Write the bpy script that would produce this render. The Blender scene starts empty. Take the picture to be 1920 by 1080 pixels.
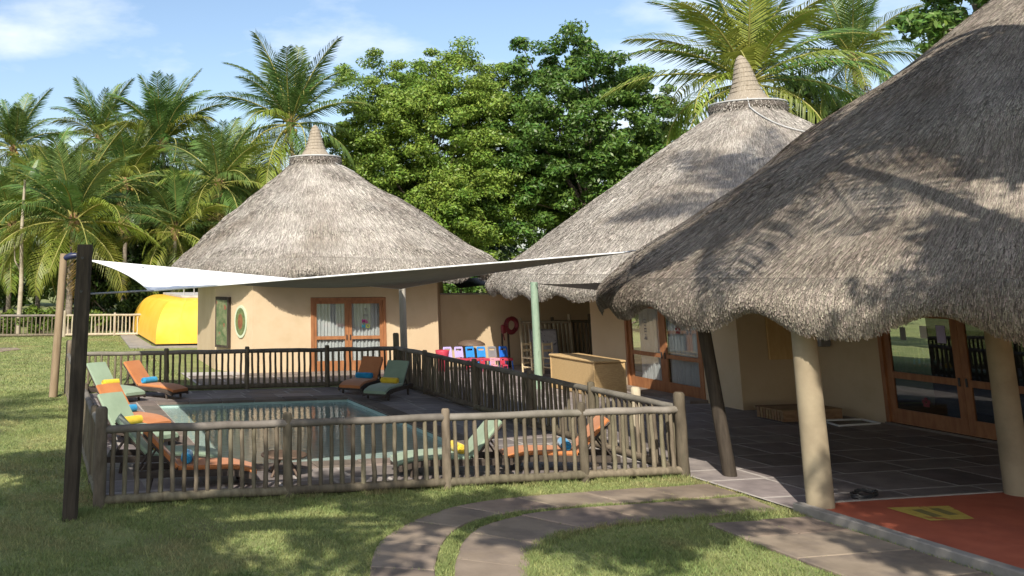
import bpy, math, random
import numpy as np
from mathutils import Vector, Matrix, Quaternion
random.seed(7)
RNG = np.random.default_rng(11)
R = math.radians
scene = bpy.context.scene
C = scene.collection

# ------------------------------------------------------------------ camera
cam_d = bpy.data.cameras.new('camera')
cam_d.sensor_width = 36.0
cam_d.lens = 1868.2 / 1920 * 36.0
cam_d.shift_x = (960 - 508.0) / 1920
cam_d.shift_y = -(540 - 145.5) / 1920
cam_d.clip_start = 0.1
cam_d.clip_end = 2000
cam = bpy.data.objects.new('camera', cam_d)
cam.location = (-1.0203, -14.4114, 3.1375)
cam.rotation_euler = (math.pi / 2 + 0.191, 0, -0.2314)
C.objects.link(cam)
scene.camera = cam

# ------------------------------------------------------------------ sky and sun
SUN_EL, SUN_DX, SUN_DY = R(40), -0.49, -0.87          # towards the sun, behind the camera on the left
world = bpy.data.worlds.new('World')
scene.world = world
world.use_nodes = True
nt = world.node_tree
nt.nodes.clear()
w_out = nt.nodes.new('ShaderNodeOutputWorld')
w_bg = nt.nodes.new('ShaderNodeBackground')
w_sky = nt.nodes.new('ShaderNodeTexSky')
w_sky.sky_type = 'NISHITA'
w_sky.sun_disc = False
w_sky.sun_elevation = SUN_EL
w_sky.sun_rotation = math.atan2(SUN_DX, SUN_DY)
w_sky.air_density = 1.0
w_sky.dust_density = 1.6
w_sky.ozone_density = 1.4
w_tc = nt.nodes.new('ShaderNodeTexCoord')
w_map = nt.nodes.new('ShaderNodeMapping')
w_map.inputs['Scale'].default_value = (1.0, 1.0, 2.6)
w_map.inputs['Location'].default_value = (0.35, 0.2, 0.1)
w_noise = nt.nodes.new('ShaderNodeTexNoise')
w_noise.inputs['Scale'].default_value = 3.4
w_noise.inputs['Detail'].default_value = 9
w_noise.inputs['Roughness'].default_value = 0.55
w_ramp = nt.nodes.new('ShaderNodeValToRGB')
w_ramp.color_ramp.elements[0].position = 0.50
w_ramp.color_ramp.elements[0].color = (0, 0, 0, 1)
w_ramp.color_ramp.elements[1].position = 0.72
w_ramp.color_ramp.elements[1].color = (0.85, 0.85, 0.85, 1)
w_mix = nt.nodes.new('ShaderNodeMix')
w_mix.data_type = 'RGBA'
w_mix.inputs['B'].default_value = (6.6, 6.9, 7.3, 1)
nt.links.new(w_tc.outputs['Generated'], w_map.inputs['Vector'])
nt.links.new(w_map.outputs['Vector'], w_noise.inputs['Vector'])
nt.links.new(w_noise.outputs['Fac'], w_ramp.inputs['Fac'])
nt.links.new(w_ramp.outputs['Color'], w_mix.inputs['Factor'])
nt.links.new(w_sky.outputs['Color'], w_mix.inputs['A'])
nt.links.new(w_mix.outputs['Result'], w_bg.inputs['Color'])
nt.links.new(w_bg.outputs['Background'], w_out.inputs['Surface'])
w_bg.inputs['Strength'].default_value = 0.14

sun_d = bpy.data.lights.new('sun', 'SUN')
sun_d.energy = 5.0
sun_d.angle = R(0.53)
sun_d.color = (1.0, 0.93, 0.82)
sun = bpy.data.objects.new('sun', sun_d)
SUNV = Vector((SUN_DX, SUN_DY, 0)).normalized() * math.cos(SUN_EL) + Vector((0, 0, math.sin(SUN_EL)))
sun.rotation_euler = (-SUNV).to_track_quat('-Z', 'Y').to_euler()
sun.location = SUNV * 60
C.objects.link(sun)
scene.view_settings.view_transform = 'Standard'
scene.view_settings.look = 'None'
scene.view_settings.exposure = 0.4
scene.view_settings.gamma = 1.0
scene.view_settings.use_curve_mapping = False

# ------------------------------------------------------------------ materials
def _n(t, kind, **kw):
    n = t.nodes.new(kind)
    for k, v in kw.items():
        n.inputs[k].default_value = v
    return n

def mat(name, c1, c2=None, scale=4.0, stretch=(1, 1, 1), rough=0.8, bump=0.0, bscale=None, bdist=0.02, coord='Object', detail=6,
        rnd=0.0, island=0.0, spec=0.3, metal=0.0, trans=0.0, c3=None, c3scale=1.0, c3lo=0.5, c3hi=0.7, sheen=0.0, lo=0.3, hi=0.7):
    m = bpy.data.materials.new(name)
    m.use_nodes = True
    t = m.node_tree
    b = t.nodes['Principled BSDF']
    b.inputs['Roughness'].default_value = rough
    b.inputs['Specular IOR Level'].default_value = spec
    b.inputs['Metallic'].default_value = metal
    if sheen:
        b.inputs['Sheen Weight'].default_value = sheen
    tc = t.nodes.new('ShaderNodeTexCoord')
    mp = t.nodes.new('ShaderNodeMapping')
    mp.inputs['Scale'].default_value = stretch
    t.links.new(tc.outputs[coord], mp.inputs['Vector'])
    vec = mp.outputs['Vector']
    if rnd or coord == 'Object':
        oi = t.nodes.new('ShaderNodeObjectInfo')
        ad = t.nodes.new('ShaderNodeVectorMath'); ad.operation = 'ADD'
        mu = t.nodes.new('ShaderNodeMath'); mu.operation = 'MULTIPLY'; mu.inputs[1].default_value = 37.0
        t.links.new(oi.outputs['Random'], mu.inputs[0])
        t.links.new(mp.outputs['Vector'], ad.inputs[0])
        t.links.new(mu.outputs[0], ad.inputs[1])
        vec = ad.outputs[0]
    if c2 is None:
        rgb = t.nodes.new('ShaderNodeRGB'); rgb.outputs[0].default_value = (*c1, 1)
        col = rgb.outputs[0]
    else:
        no = _n(t, 'ShaderNodeTexNoise', Scale=scale, Detail=detail, Roughness=0.6)
        t.links.new(vec, no.inputs['Vector'])
        rp = t.nodes.new('ShaderNodeValToRGB')
        rp.color_ramp.elements[0].position = lo; rp.color_ramp.elements[0].color = (*c1, 1)
        rp.color_ramp.elements[1].position = hi; rp.color_ramp.elements[1].color = (*c2, 1)
        t.links.new(no.outputs['Fac'], rp.inputs['Fac'])
        col = rp.outputs['Color']
    if c3 is not None:
        n3 = _n(t, 'ShaderNodeTexNoise', Scale=c3scale, Detail=5, Roughness=0.6)
        t.links.new(vec, n3.inputs['Vector'])
        r3 = t.nodes.new('ShaderNodeValToRGB')
        r3.color_ramp.elements[0].position = c3lo; r3.color_ramp.elements[0].color = (0, 0, 0, 1)
        r3.color_ramp.elements[1].position = c3hi; r3.color_ramp.elements[1].color = (1, 1, 1, 1)
        t.links.new(n3.outputs['Fac'], r3.inputs['Fac'])
        mx = t.nodes.new('ShaderNodeMix'); mx.data_type = 'RGBA'
        t.links.new(r3.outputs['Color'], mx.inputs['Factor'])
        t.links.new(col, mx.inputs['A']); mx.inputs['B'].default_value = (*c3, 1)
        col = mx.outputs['Result']
    def vary(src, amt, col):
        hs = t.nodes.new('ShaderNodeHueSaturation')
        mr = t.nodes.new('ShaderNodeMapRange')
        mr.inputs['To Min'].default_value = 1 - amt; mr.inputs['To Max'].default_value = 1 + amt
        t.links.new(src, mr.inputs['Value']); t.links.new(mr.outputs['Result'], hs.inputs['Value'])
        mh = t.nodes.new('ShaderNodeMath'); mh.operation = 'MULTIPLY_ADD'; mh.inputs[1].default_value = 7.31; mh.inputs[2].default_value = 0.0
        fr = t.nodes.new('ShaderNodeMath'); fr.operation = 'FRACT'
        m2 = t.nodes.new('ShaderNodeMapRange'); m2.inputs['To Min'].default_value = 0.5 - amt * 0.06; m2.inputs['To Max'].default_value = 0.5 + amt * 0.06
        t.links.new(src, mh.inputs[0]); t.links.new(mh.outputs[0], fr.inputs[0]); t.links.new(fr.outputs[0], m2.inputs['Value'])
        t.links.new(m2.outputs['Result'], hs.inputs['Hue'])
        t.links.new(col, hs.inputs['Color'])
        return hs.outputs['Color']
    if rnd:
        col = vary(oi.outputs['Random'], rnd, col)
    if island:
        ge = t.nodes.new('ShaderNodeNewGeometry')
        col = vary(ge.outputs['Random Per Island'], island, col)
    t.links.new(col, b.inputs['Base Color'])
    if bump:
        nb = _n(t, 'ShaderNodeTexNoise', Scale=bscale or scale * 4, Detail=6, Roughness=0.65)
        t.links.new(vec, nb.inputs['Vector'])
        bp = t.nodes.new('ShaderNodeBump')
        bp.inputs['Strength'].default_value = bump
        bp.inputs['Distance'].default_value = bdist
        t.links.new(nb.outputs['Fac'], bp.inputs['Height'])
        t.links.new(bp.outputs['Normal'], b.inputs['Normal'])
    if trans:
        tr = t.nodes.new('ShaderNodeBsdfTranslucent')
        t.links.new(col, tr.inputs['Color'])
        ms = t.nodes.new('ShaderNodeMixShader'); ms.inputs[0].default_value = trans
        t.links.new(b.outputs['BSDF'], ms.inputs[1]); t.links.new(tr.outputs['BSDF'], ms.inputs[2])
        t.links.new(ms.outputs['Shader'], t.nodes['Material Output'].inputs['Surface'])
    return m

def glass_mat(name, tint=(0.75, 0.8, 0.8), rough=0.0, base_refl=0.10):
    m = bpy.data.materials.new(name); m.use_nodes = True
    t = m.node_tree; t.nodes.clear()
    o = t.nodes.new('ShaderNodeOutputMaterial')
    tr = t.nodes.new('ShaderNodeBsdfTransparent'); tr.inputs['Color'].default_value = (*tint, 1)
    gl = t.nodes.new('ShaderNodeBsdfGlossy'); gl.inputs['Roughness'].default_value = rough
    lw = t.nodes.new('ShaderNodeLayerWeight')
    pw = t.nodes.new('ShaderNodeMath'); pw.operation = 'POWER'; pw.inputs[1].default_value = 4.0
    ad = t.nodes.new('ShaderNodeMath'); ad.operation = 'ADD'; ad.inputs[1].default_value = base_refl; ad.use_clamp = True
    mx = t.nodes.new('ShaderNodeMixShader')
    t.links.new(lw.outputs['Facing'], pw.inputs[0]); t.links.new(pw.outputs[0], ad.inputs[0]); t.links.new(ad.outputs[0], mx.inputs[0])
    t.links.new(tr.outputs[0], mx.inputs[1]); t.links.new(gl.outputs[0], mx.inputs[2])
    t.links.new(mx.outputs[0], o.inputs['Surface'])
    return m

def water_mat():
    m = bpy.data.materials.new('pool_water'); m.use_nodes = True
    t = m.node_tree; t.nodes.clear()
    o = t.nodes.new('ShaderNodeOutputMaterial')
    tr = t.nodes.new('ShaderNodeBsdfTransparent'); tr.inputs['Color'].default_value = (0.70, 0.88, 0.86, 1)
    gl = t.nodes.new('ShaderNodeBsdfGlossy'); gl.inputs['Roughness'].default_value = 0.02
    fr = t.nodes.new('ShaderNodeLayerWeight'); fr.inputs['Blend'].default_value = 0.5
    pw = t.nodes.new('ShaderNodeMath'); pw.operation = 'POWER'; pw.inputs[1].default_value = 5.0
    ad = t.nodes.new('ShaderNodeMath'); ad.operation = 'ADD'; ad.inputs[1].default_value = 0.02; ad.use_clamp = True
    t.links.new(fr.outputs['Facing'], pw.inputs[0]); t.links.new(pw.outputs[0], ad.inputs[0])
    tc = t.nodes.new('ShaderNodeTexCoord')
    mp = t.nodes.new('ShaderNodeMapping'); mp.inputs['Scale'].default_value = (2.2, 5.5, 1)
    no = _n(t, 'ShaderNodeTexNoise', Scale=2.0, Detail=3, Roughness=0.5)
    bp = t.nodes.new('ShaderNodeBump'); bp.inputs['Strength'].default_value = 0.3; bp.inputs['Distance'].default_value = 0.02
    t.links.new(tc.outputs['Object'], mp.inputs['Vector']); t.links.new(mp.outputs['Vector'], no.inputs['Vector'])
    t.links.new(no.outputs['Fac'], bp.inputs['Height'])
    for n in (gl, fr):
        t.links.new(bp.outputs['Normal'], n.inputs['Normal'])
    mx = t.nodes.new('ShaderNodeMixShader')
    df = t.nodes.new('ShaderNodeBsdfDiffuse'); df.inputs['Color'].default_value = (0.50, 0.66, 0.61, 1)
    mb = t.nodes.new('ShaderNodeMixShader'); mb.inputs[0].default_value = 0.75
    t.links.new(tr.outputs[0], mb.inputs[1]); t.links.new(df.outputs[0], mb.inputs[2])
    t.links.new(ad.outputs[0], mx.inputs[0]); t.links.new(mb.outputs[0], mx.inputs[1]); t.links.new(gl.outputs[0], mx.inputs[2])
    t.links.new(mx.outputs[0], o.inputs['Surface'])
    return m

M = {}
M['lawn'] = mat('lawn_soil', (0.155, 0.19, 0.07), (0.27, 0.28, 0.12), 1.3, rough=0.95, bump=0.6, bscale=60, bdist=0.02, spec=0.1,
                c3=(0.17, 0.145, 0.085), c3scale=0.5, c3lo=0.55, c3hi=0.75)
M['grass'] = mat('grass_blade', (0.165, 0.225, 0.075), (0.335, 0.36, 0.145), 1.1, rough=0.7, spec=0.15, island=0.35, trans=0.3,
                 c3=(0.36, 0.31, 0.155), c3scale=0.6, c3lo=0.52, c3hi=0.72)
M['slate'] = mat('slate_slab', (0.15, 0.13, 0.128), (0.275, 0.238, 0.225), 2.5, rough=0.55, bump=0.35, bscale=14, bdist=0.01, rnd=0.28, spec=0.35)
M['mortar'] = mat('mortar', (0.33, 0.30, 0.275), (0.46, 0.43, 0.395), 5, rough=0.9, bump=0.3, bscale=40)
M['coping'] = mat('coping_stone', (0.13, 0.105, 0.09), (0.22, 0.18, 0.15), 2.2, rough=0.75, bump=0.4, bscale=18, bdist=0.01, rnd=0.18)
M['path'] = mat('path_stone', (0.175, 0.135, 0.10), (0.30, 0.237, 0.18), 1.6, rough=0.85, bump=0.35, bscale=30, bdist=0.01, rnd=0.14,
                c3=(0.12, 0.095, 0.085), c3scale=1.4, c3lo=0.5, c3hi=0.75)
M['concrete'] = mat('concrete', (0.20, 0.185, 0.165), (0.32, 0.295, 0.26), 3, rough=0.85, bump=0.3, bscale=40, bdist=0.006)
M['fence'] = mat('weathered_pole', (0.088, 0.073, 0.05), (0.195, 0.165, 0.115), 3.0, stretch=(4, 4, 1), rough=0.8, bump=0.45, bscale=30, bdist=0.006, rnd=0.28,
                 c3=(0.09, 0.085, 0.055), c3scale=2.2, c3lo=0.55, c3hi=0.8, spec=0.2)
M['fence_rail'] = mat('weathered_rail', (0.12, 0.107, 0.09), (0.23, 0.208, 0.178), 2.4, rough=0.8, bump=0.45, bscale=22, bdist=0.006, rnd=0.2,
                      c3=(0.10, 0.09, 0.065), c3scale=1.6, c3lo=0.55, c3hi=0.8, spec=0.2)
M['fence_pale'] = mat('pale_pole', (0.32, 0.27, 0.19), (0.48, 0.42, 0.31), 3, stretch=(4, 4, 1), rough=0.8, rnd=0.2)
M['dark_post'] = mat('dark_timber_post', (0.028, 0.022, 0.017), (0.075, 0.06, 0.045), 3, stretch=(6, 6, 0.7), rough=0.8, bump=0.5, bscale=14, bdist=0.01, spec=0.2)
M['tan_post'] = mat('tan_timber_post', (0.19, 0.135, 0.08), (0.29, 0.22, 0.14), 2, stretch=(5, 5, 0.6), rough=0.8, bump=0.3, bscale=14, bdist=0.008)
M['grey_post'] = mat('grey_timber_post', (0.26, 0.24, 0.2), (0.42, 0.39, 0.33), 2, stretch=(5, 5, 0.6), rough=0.8, bump=0.3, bscale=14, bdist=0.008)
M['green_post'] = mat('green_painted_post', (0.18, 0.27, 0.19), (0.30, 0.39, 0.29), 2.5, stretch=(3, 3, 1), rough=0.7, bump=0.25, bscale=18, bdist=0.008,
                      c3=(0.1, 0.15, 0.1), c3scale=2.5, c3lo=0.58, c3hi=0.75)
M['plaster'] = mat('plaster', (0.51, 0.39, 0.245), (0.60, 0.475, 0.32), 1.4, c3=(0.41, 0.29, 0.17), c3scale=0.7, c3lo=.5, c3hi=.85, rough=0.9, bump=0.35, bscale=26, bdist=0.012, spec=0.15)
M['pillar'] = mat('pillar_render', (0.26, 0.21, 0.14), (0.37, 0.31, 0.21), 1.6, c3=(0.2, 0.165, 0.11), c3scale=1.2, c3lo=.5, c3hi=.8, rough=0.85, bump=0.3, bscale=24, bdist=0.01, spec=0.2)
M['door_wood'] = mat('door_wood', (0.24, 0.098, 0.042), (0.38, 0.17, 0.072), 2.2, stretch=(5, 5, 1.2), rough=0.5, bump=0.15, bscale=20, bdist=0.004, spec=0.35)
M['glass'] = glass_mat('window_glass', (0.93, 0.95, 0.95), 0.0, 0.07)
M['glass_dark'] = glass_mat('dark_window_glass', (0.78, 0.8, 0.8), 0.0, 0.10)
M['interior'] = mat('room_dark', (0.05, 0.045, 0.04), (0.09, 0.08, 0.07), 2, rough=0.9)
M['curtain'] = mat('white_curtain', (0.60, 0.60, 0.585), (0.70, 0.70, 0.685), 3, rough=0.9, trans=0.25)
M['black_metal'] = mat('black_metal', (0.02, 0.02, 0.02), (0.04, 0.04, 0.04), 5, rough=0.4, spec=0.5)
M['steel'] = mat('pale_metal', (0.5, 0.5, 0.52), (0.65, 0.65, 0.66), 5, rough=0.4, metal=0.6)
M['thatch'] = mat('thatch_base', (0.18, 0.16, 0.135), (0.32, 0.295, 0.255), 1.0, stretch=(26, 1.6, 1), coord='UV', rough=0.95, bump=0.9, bscale=2.0, bdist=0.05, spec=0.05,
                  detail=9)
M['straw'] = mat('thatch_straw', (0.235, 0.208, 0.178), (0.41, 0.38, 0.335), 0.7, rough=0.85, spec=0.12, island=0.5, detail=5,
                 c3=(0.20, 0.168, 0.132), c3scale=0.45, c3lo=0.52, c3hi=0.75)
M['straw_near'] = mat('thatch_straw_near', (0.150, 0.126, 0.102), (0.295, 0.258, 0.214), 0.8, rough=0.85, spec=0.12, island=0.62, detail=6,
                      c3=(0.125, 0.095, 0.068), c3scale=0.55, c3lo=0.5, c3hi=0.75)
M['straw_dark'] = mat('dark_thatch', (0.06, 0.05, 0.042), (0.14, 0.12, 0.10), 6, rough=0.95, bump=0.8, bscale=30, bdist=0.03)
M['straw_bound'] = mat('bound_thatch', (0.23, 0.19, 0.14), (0.38, 0.33, 0.26), 2.5, stretch=(9, 9, 0.8), rough=0.95, bump=0.7, bscale=8, bdist=0.03)
M['white_pipe'] = mat('white_pipe', (0.34, 0.34, 0.33), (0.48, 0.48, 0.47), 4, rough=0.5)
M['sail'] = mat('shade_sail_fabric', (0.78, 0.79, 0.80), (0.86, 0.87, 0.88), 2.5, rough=0.75, spec=0.2)
M['sail_lining'] = mat('sail_lining_fabric', (0.20, 0.185, 0.165), (0.26, 0.24, 0.215), 2.5, rough=0.85)  # dark taupe paints the shade on the underside of the white sail
M['sail_grey'] = mat('grey_sail_fabric', (0.10, 0.09, 0.085), (0.14, 0.13, 0.12), 2.5, rough=0.8, trans=0.1)
M['yellow'] = mat('yellow_paint', (0.80, 0.45, 0.035), (0.84, 0.52, 0.075), 1.5, rough=0.45, spec=0.4, bump=0.06, bscale=3, bdist=0.02,
                  c3=(0.74, 0.42, 0.03), c3scale=0.8, c3lo=0.5, c3hi=0.8)
M['deck_grey'] = mat('grey_boards', (0.34, 0.33, 0.31), (0.5, 0.49, 0.46), 3, rough=0.8)
M['orange_floor'] = mat('orange_rubber_floor', (0.36, 0.092, 0.05), (0.44, 0.125, 0.07), 3.0, c3=(0.26, 0.075, 0.05), c3scale=1.1, c3lo=.5, c3hi=.8, rough=0.7, bump=0.15, bscale=120, bdist=0.003, spec=0.25)
M['yellow_mark'] = mat('yellow_floor_paint', (0.42, 0.31, 0.06), (0.55, 0.42, 0.10), 9, rough=0.7, c3=(0.36, 0.12, 0.05), c3scale=5, c3lo=.58, c3hi=.66)
M['olive_mark'] = mat('olive_floor_paint', (0.17, 0.15, 0.055), (0.24, 0.2, 0.07), 9, rough=0.7)
M['tile'] = mat('pool_tile', (0.36, 0.52, 0.48), (0.48, 0.64, 0.59), 3, rough=0.4, bump=0.1, bscale=60)
M['water'] = water_mat()
M['frame_wood'] = mat('lounger_frame', (0.035, 0.027, 0.022), (0.085, 0.066, 0.052), 3, stretch=(1, 6, 6), rough=0.65, bump=0.2, bscale=20, bdist=0.004)
M['cush_green'] = mat('green_cushion', (0.23, 0.31, 0.215), (0.29, 0.38, 0.27), 2.5, rough=0.9, bump=0.15, bscale=90, bdist=0.003, sheen=0.2)
M['cush_orange'] = mat('orange_cushion', (0.44, 0.155, 0.05), (0.54, 0.21, 0.075), 2.5, rough=0.9, bump=0.15, bscale=90, bdist=0.003, sheen=0.2)
M['towel_blue'] = mat('blue_towel', (0.01, 0.22, 0.46), (0.03, 0.33, 0.58), 8, rough=0.95, bump=0.5, bscale=60, bdist=0.006, sheen=0.3)
M['towel_yellow'] = mat('yellow_towel', (0.62, 0.42, 0.02), (0.78, 0.56, 0.05), 8, rough=0.95, bump=0.5, bscale=60, bdist=0.006, sheen=0.3)
M['wicker'] = mat('wicker', (0.38, 0.245, 0.11), (0.56, 0.40, 0.2), 14, stretch=(1, 1, 5), rough=0.8, bump=0.5, bscale=40, bdist=0.006)
M['pale_wood'] = mat('pale_wood', (0.60, 0.47, 0.27), (0.72, 0.6, 0.4), 4, stretch=(5, 5, 1), rough=0.6)
M['board_wood'] = mat('board_wood', (0.52, 0.33, 0.14), (0.62, 0.42, 0.2), 3, stretch=(5, 5, 1), rough=0.6)
M['crate_wood'] = mat('crate_wood', (0.2, 0.125, 0.065), (0.34, 0.22, 0.12), 4, stretch=(1, 5, 5), rough=0.8, bump=0.3, bscale=22, bdist=0.005, rnd=0.2)
M['table_wood'] = mat('table_wood', (0.09, 0.06, 0.042), (0.16, 0.11, 0.08), 4, stretch=(1, 6, 6), rough=0.6)
for nm, a in (('lilac', (0.42, 0.36, 0.62)), ('blue', (0.015, 0.13, 0.55)), ('sky_blue', (0.03, 0.24, 0.62)), ('red', (0.42, 0.04, 0.07)),
              ('pink', (0.58, 0.27, 0.35)), ('navy', (0.012, 0.016, 0.05)), ('magenta', (0.5, 0.02, 0.25)), ('cyan', (0.05, 0.45, 0.6)), ('lime', (0.55, 0.6, 0.04)),
              ('grey', (0.2, 0.2, 0.21)), ('white', (0.75, 0.75, 0.73)), ('dark_red', (0.15, 0.014, 0.02)), ('board_grey', (0.3, 0.29, 0.30)), ('dark_green', (0.03, 0.08, 0.02))):
    M['p_' + nm] = mat(nm + '_plastic', a, tuple(min(1, x * 1.12 + 0.005) for x in a), 6, rough=0.38, spec=0.45)
M['bark'] = mat('bark', (0.13, 0.10, 0.075), (0.27, 0.22, 0.17), 3, stretch=(3, 3, 0.7), rough=0.95, bump=0.7, bscale=10, bdist=0.03)
M['palm_bark'] = mat('palm_bark', (0.14, 0.115, 0.09), (0.29, 0.245, 0.195), 2, stretch=(1, 1, 6), rough=0.95, bump=0.7, bscale=5, bdist=0.03)
M['papaya_bark'] = mat('papaya_bark', (0.30, 0.25, 0.18), (0.42, 0.37, 0.28), 2, stretch=(1, 1, 5), rough=0.9, bump=0.4, bscale=6)
M['fibre'] = mat('palm_fibre', (0.16, 0.09, 0.045), (0.32, 0.20, 0.10), 8, rough=0.95, bump=0.8, bscale=20, bdist=0.04)
M['frond_a'] = mat('palm_frond_green', (0.06, 0.122, 0.026), (0.135, 0.205, 0.048), 0.6, rough=0.42, spec=0.45, rnd=0.25, trans=0.28, island=0.18)
M['frond_b'] = mat('palm_frond_yellow_green', (0.135, 0.20, 0.026), (0.275, 0.30, 0.055), 0.6, rough=0.45, spec=0.4, rnd=0.25, trans=0.3, island=0.18)
M['frond_c'] = mat('palm_frond_dry', (0.30, 0.22, 0.07), (0.36, 0.29, 0.12), 0.6, rough=0.7, rnd=0.25, trans=0.2)
M['rachis'] = mat('palm_rachis', (0.25, 0.25, 0.06), (0.34, 0.31, 0.1), 3, rough=0.6)
M['leaf_light'] = mat('light_leaf', (0.125, 0.225, 0.03), (0.25, 0.335, 0.06), 0.5, rough=0.45, spec=0.4, island=0.35, trans=0.3)
M['leaf_mid'] = mat('mid_leaf', (0.055, 0.125, 0.02), (0.125, 0.21, 0.038), 0.5, rough=0.42, spec=0.45, island=0.35, trans=0.28)
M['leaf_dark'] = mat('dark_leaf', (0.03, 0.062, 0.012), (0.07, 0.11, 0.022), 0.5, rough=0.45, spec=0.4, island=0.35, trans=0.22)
M['leaf_hedge'] = mat('hedge_leaf', (0.08, 0.14, 0.018), (0.15, 0.205, 0.035), 1.0, rough=0.5, island=0.35, trans=0.28)
M['coconut'] = mat('coconut', (0.35, 0.22, 0.05), (0.45, 0.33, 0.09), 4, rough=0.5)

# ------------------------------------------------------------------ mesh helpers
ORG = {}

class MB:
    def __init__(s):
        s.v = []; s.f = []; s.sm = []; s.uv = None
    def quad(s, a, b, c, d, smooth=False):
        i = len(s.v); s.v += [tuple(a), tuple(b), tuple(c), tuple(d)]; s.f.append((i, i + 1, i + 2, i + 3)); s.sm.append(smooth)
    def tri(s, a, b, c, smooth=False):
        i = len(s.v); s.v += [tuple(a), tuple(b), tuple(c)]; s.f.append((i, i + 1, i + 2)); s.sm.append(smooth)
    def poly(s, pts, flip=False):
        i = len(s.v); s.v += [tuple(p) for p in pts]
        idx = list(range(i, i + len(pts)))
        s.f.append(tuple(idx[::-1] if flip else idx)); s.sm.append(False)
    def box(s, c, size, rot=None, bev=0.0):
        sx, sy, sz = (x / 2 for x in size)
        c = Vector(c)
        rot = rot.to_matrix() if isinstance(rot, Quaternion) else rot
        def T(x, y, z):
            v = Vector((x, y, z))
            return c + (rot @ v if rot is not None else v)
        if bev <= 0:
            P = [T(x, y, z) for z in (-sz, sz) for y in (-sy, sy) for x in (-sx, sx)]
            i = len(s.v); s.v += [tuple(p) for p in P]
            for q in ((0, 2, 3, 1), (4, 5, 7, 6), (0, 1, 5, 4), (2, 6, 7, 3), (0, 4, 6, 2), (1, 3, 7, 5)):
                s.f.append(tuple(i + k for k in q)); s.sm.append(False)
        else:
            b = min(bev, sx * .9, sy * .9, sz * .9)
            rings = []
            for z, ins in ((-sz, b), (-sz + b, 0), (sz - b, 0), (sz, b)):
                x, y = sx - ins, sy - ins
                k = b if ins == 0 else b * 0.4
                rings.append([T(*p, z) for p in ((x - k, -y), (x, -y + k), (x, y - k), (x - k, y), (-x + k, y), (-x, y - k), (-x, -y + k), (-x + k, -y))])
            s.loft(rings, closed=True, caps=True, smooth=False)
    def loft(s, rings, closed=True, caps=False, smooth=True):
        n = len(rings[0]); i = len(s.v)
        for r in rings:
            s.v += [tuple(p) for p in r]
        for a in range(len(rings) - 1):
            for k in range(n if closed else n - 1):
                k2 = (k + 1) % n
                s.f.append((i + a * n + k, i + a * n + k2, i + (a + 1) * n + k2, i + (a + 1) * n + k)); s.sm.append(smooth)
        if caps:
            s.poly(rings[0], flip=True); s.poly(rings[-1])
    def tube(s, pts, radii, n=8, caps=True, smooth=True):
        pts = [Vector(p) for p in pts]
        if not isinstance(radii, (list, tuple)):
            radii = [radii] * len(pts)
        rings = []; prev = None
        for k, p in enumerate(pts):
            d = (pts[min(k + 1, len(pts) - 1)] - pts[max(k - 1, 0)]).normalized()
            if prev is None:
                a = d.orthogonal().normalized()
                if abs(d.z) > .9:
                    a = Vector((1, 0, 0)); a = (a - d * a.dot(d)).normalized()
            else:
                a = (prev - d * prev.dot(d)).normalized()
            prev = a; b = d.cross(a)
            rings.append([p + (a * math.cos(t) + b * math.sin(t)) * radii[k] for t in (2 * math.pi * j / n for j in range(n))])
        s.loft(rings, True, caps, smooth)
    def lathe(s, c, prof, n=24, smooth=True, cap=True):
        c = Vector(c)
        rings = [[c + Vector((r * math.cos(2 * math.pi * j / n), r * math.sin(2 * math.pi * j / n), z)) for j in range(n)] for r, z in prof]
        s.loft(rings, True, cap, smooth)
    def prism(s, poly, z0, z1):
        n = len(poly)
        s.poly([(x, y, z1) for x, y in poly])
        s.poly([(x, y, z0) for x, y in poly], flip=True)
        for k in range(n):
            a, b = poly[k], poly[(k + 1) % n]
            s.quad((a[0], a[1], z0), (b[0], b[1], z0), (b[0], b[1], z1), (a[0], a[1], z1))
    def mesh(s, name):
        me = bpy.data.meshes.new(name)
        me.from_pydata(s.v, [], s.f)
        me.polygons.foreach_set('use_smooth', s.sm)
        me.update()
        return me
    def build(s, name, m, parent=None, org=None):
        if org is None:
            org = ORG.get(parent.name, (0, 0, 0)) if parent is not None else (0, 0, 0)
        if any(org):
            s.v = [(x - org[0], y - org[1], z - org[2]) for x, y, z in s.v]
        o = bpy.data.objects.new(name, s.mesh(name))
        o.data.materials.append(M[m] if isinstance(m, str) else m)
        C.objects.link(o)
        if parent is not None:
            o.parent = parent
            ORG[o.name] = org
        return o

def np_mesh(name, V, nper, m, parent=None, org=None, smooth=False, uv=None):
    """V: (N, nper, 3) separate polygons"""
    V = np.asarray(V, dtype=np.float32)
    if org is None:
        org = ORG.get(parent.name, (0, 0, 0)) if parent is not None else (0, 0, 0)
    V = V - np.array(org, dtype=np.float32)
    n = V.shape[0]
    me = bpy.data.meshes.new(name)
    me.vertices.add(n * nper); me.loops.add(n * nper); me.polygons.add(n)
    me.vertices.foreach_set('co', V.reshape(-1))
    me.loops.foreach_set('vertex_index', np.arange(n * nper, dtype=np.int32))
    me.polygons.foreach_set('loop_start', np.arange(0, n * nper, nper, dtype=np.int32))
    me.polygons.foreach_set('loop_total', np.full(n, nper, dtype=np.int32))
    if smooth:
        me.polygons.foreach_set('use_smooth', np.ones(n, dtype=bool))
    me.update(calc_edges=True)
    me.materials.append(M[m] if isinstance(m, str) else m)
    o = bpy.data.objects.new(name, me)
    C.objects.link(o)
    if parent is not None:
        o.parent = parent
        ORG[o.name] = tuple(org)
    return o

def tag(o, label=None, cat=None, group=None, kind=None):
    if label: o['label'] = label
    if cat: o['category'] = cat
    if group: o['group'] = group
    if kind: o['kind'] = kind
    return o

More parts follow.
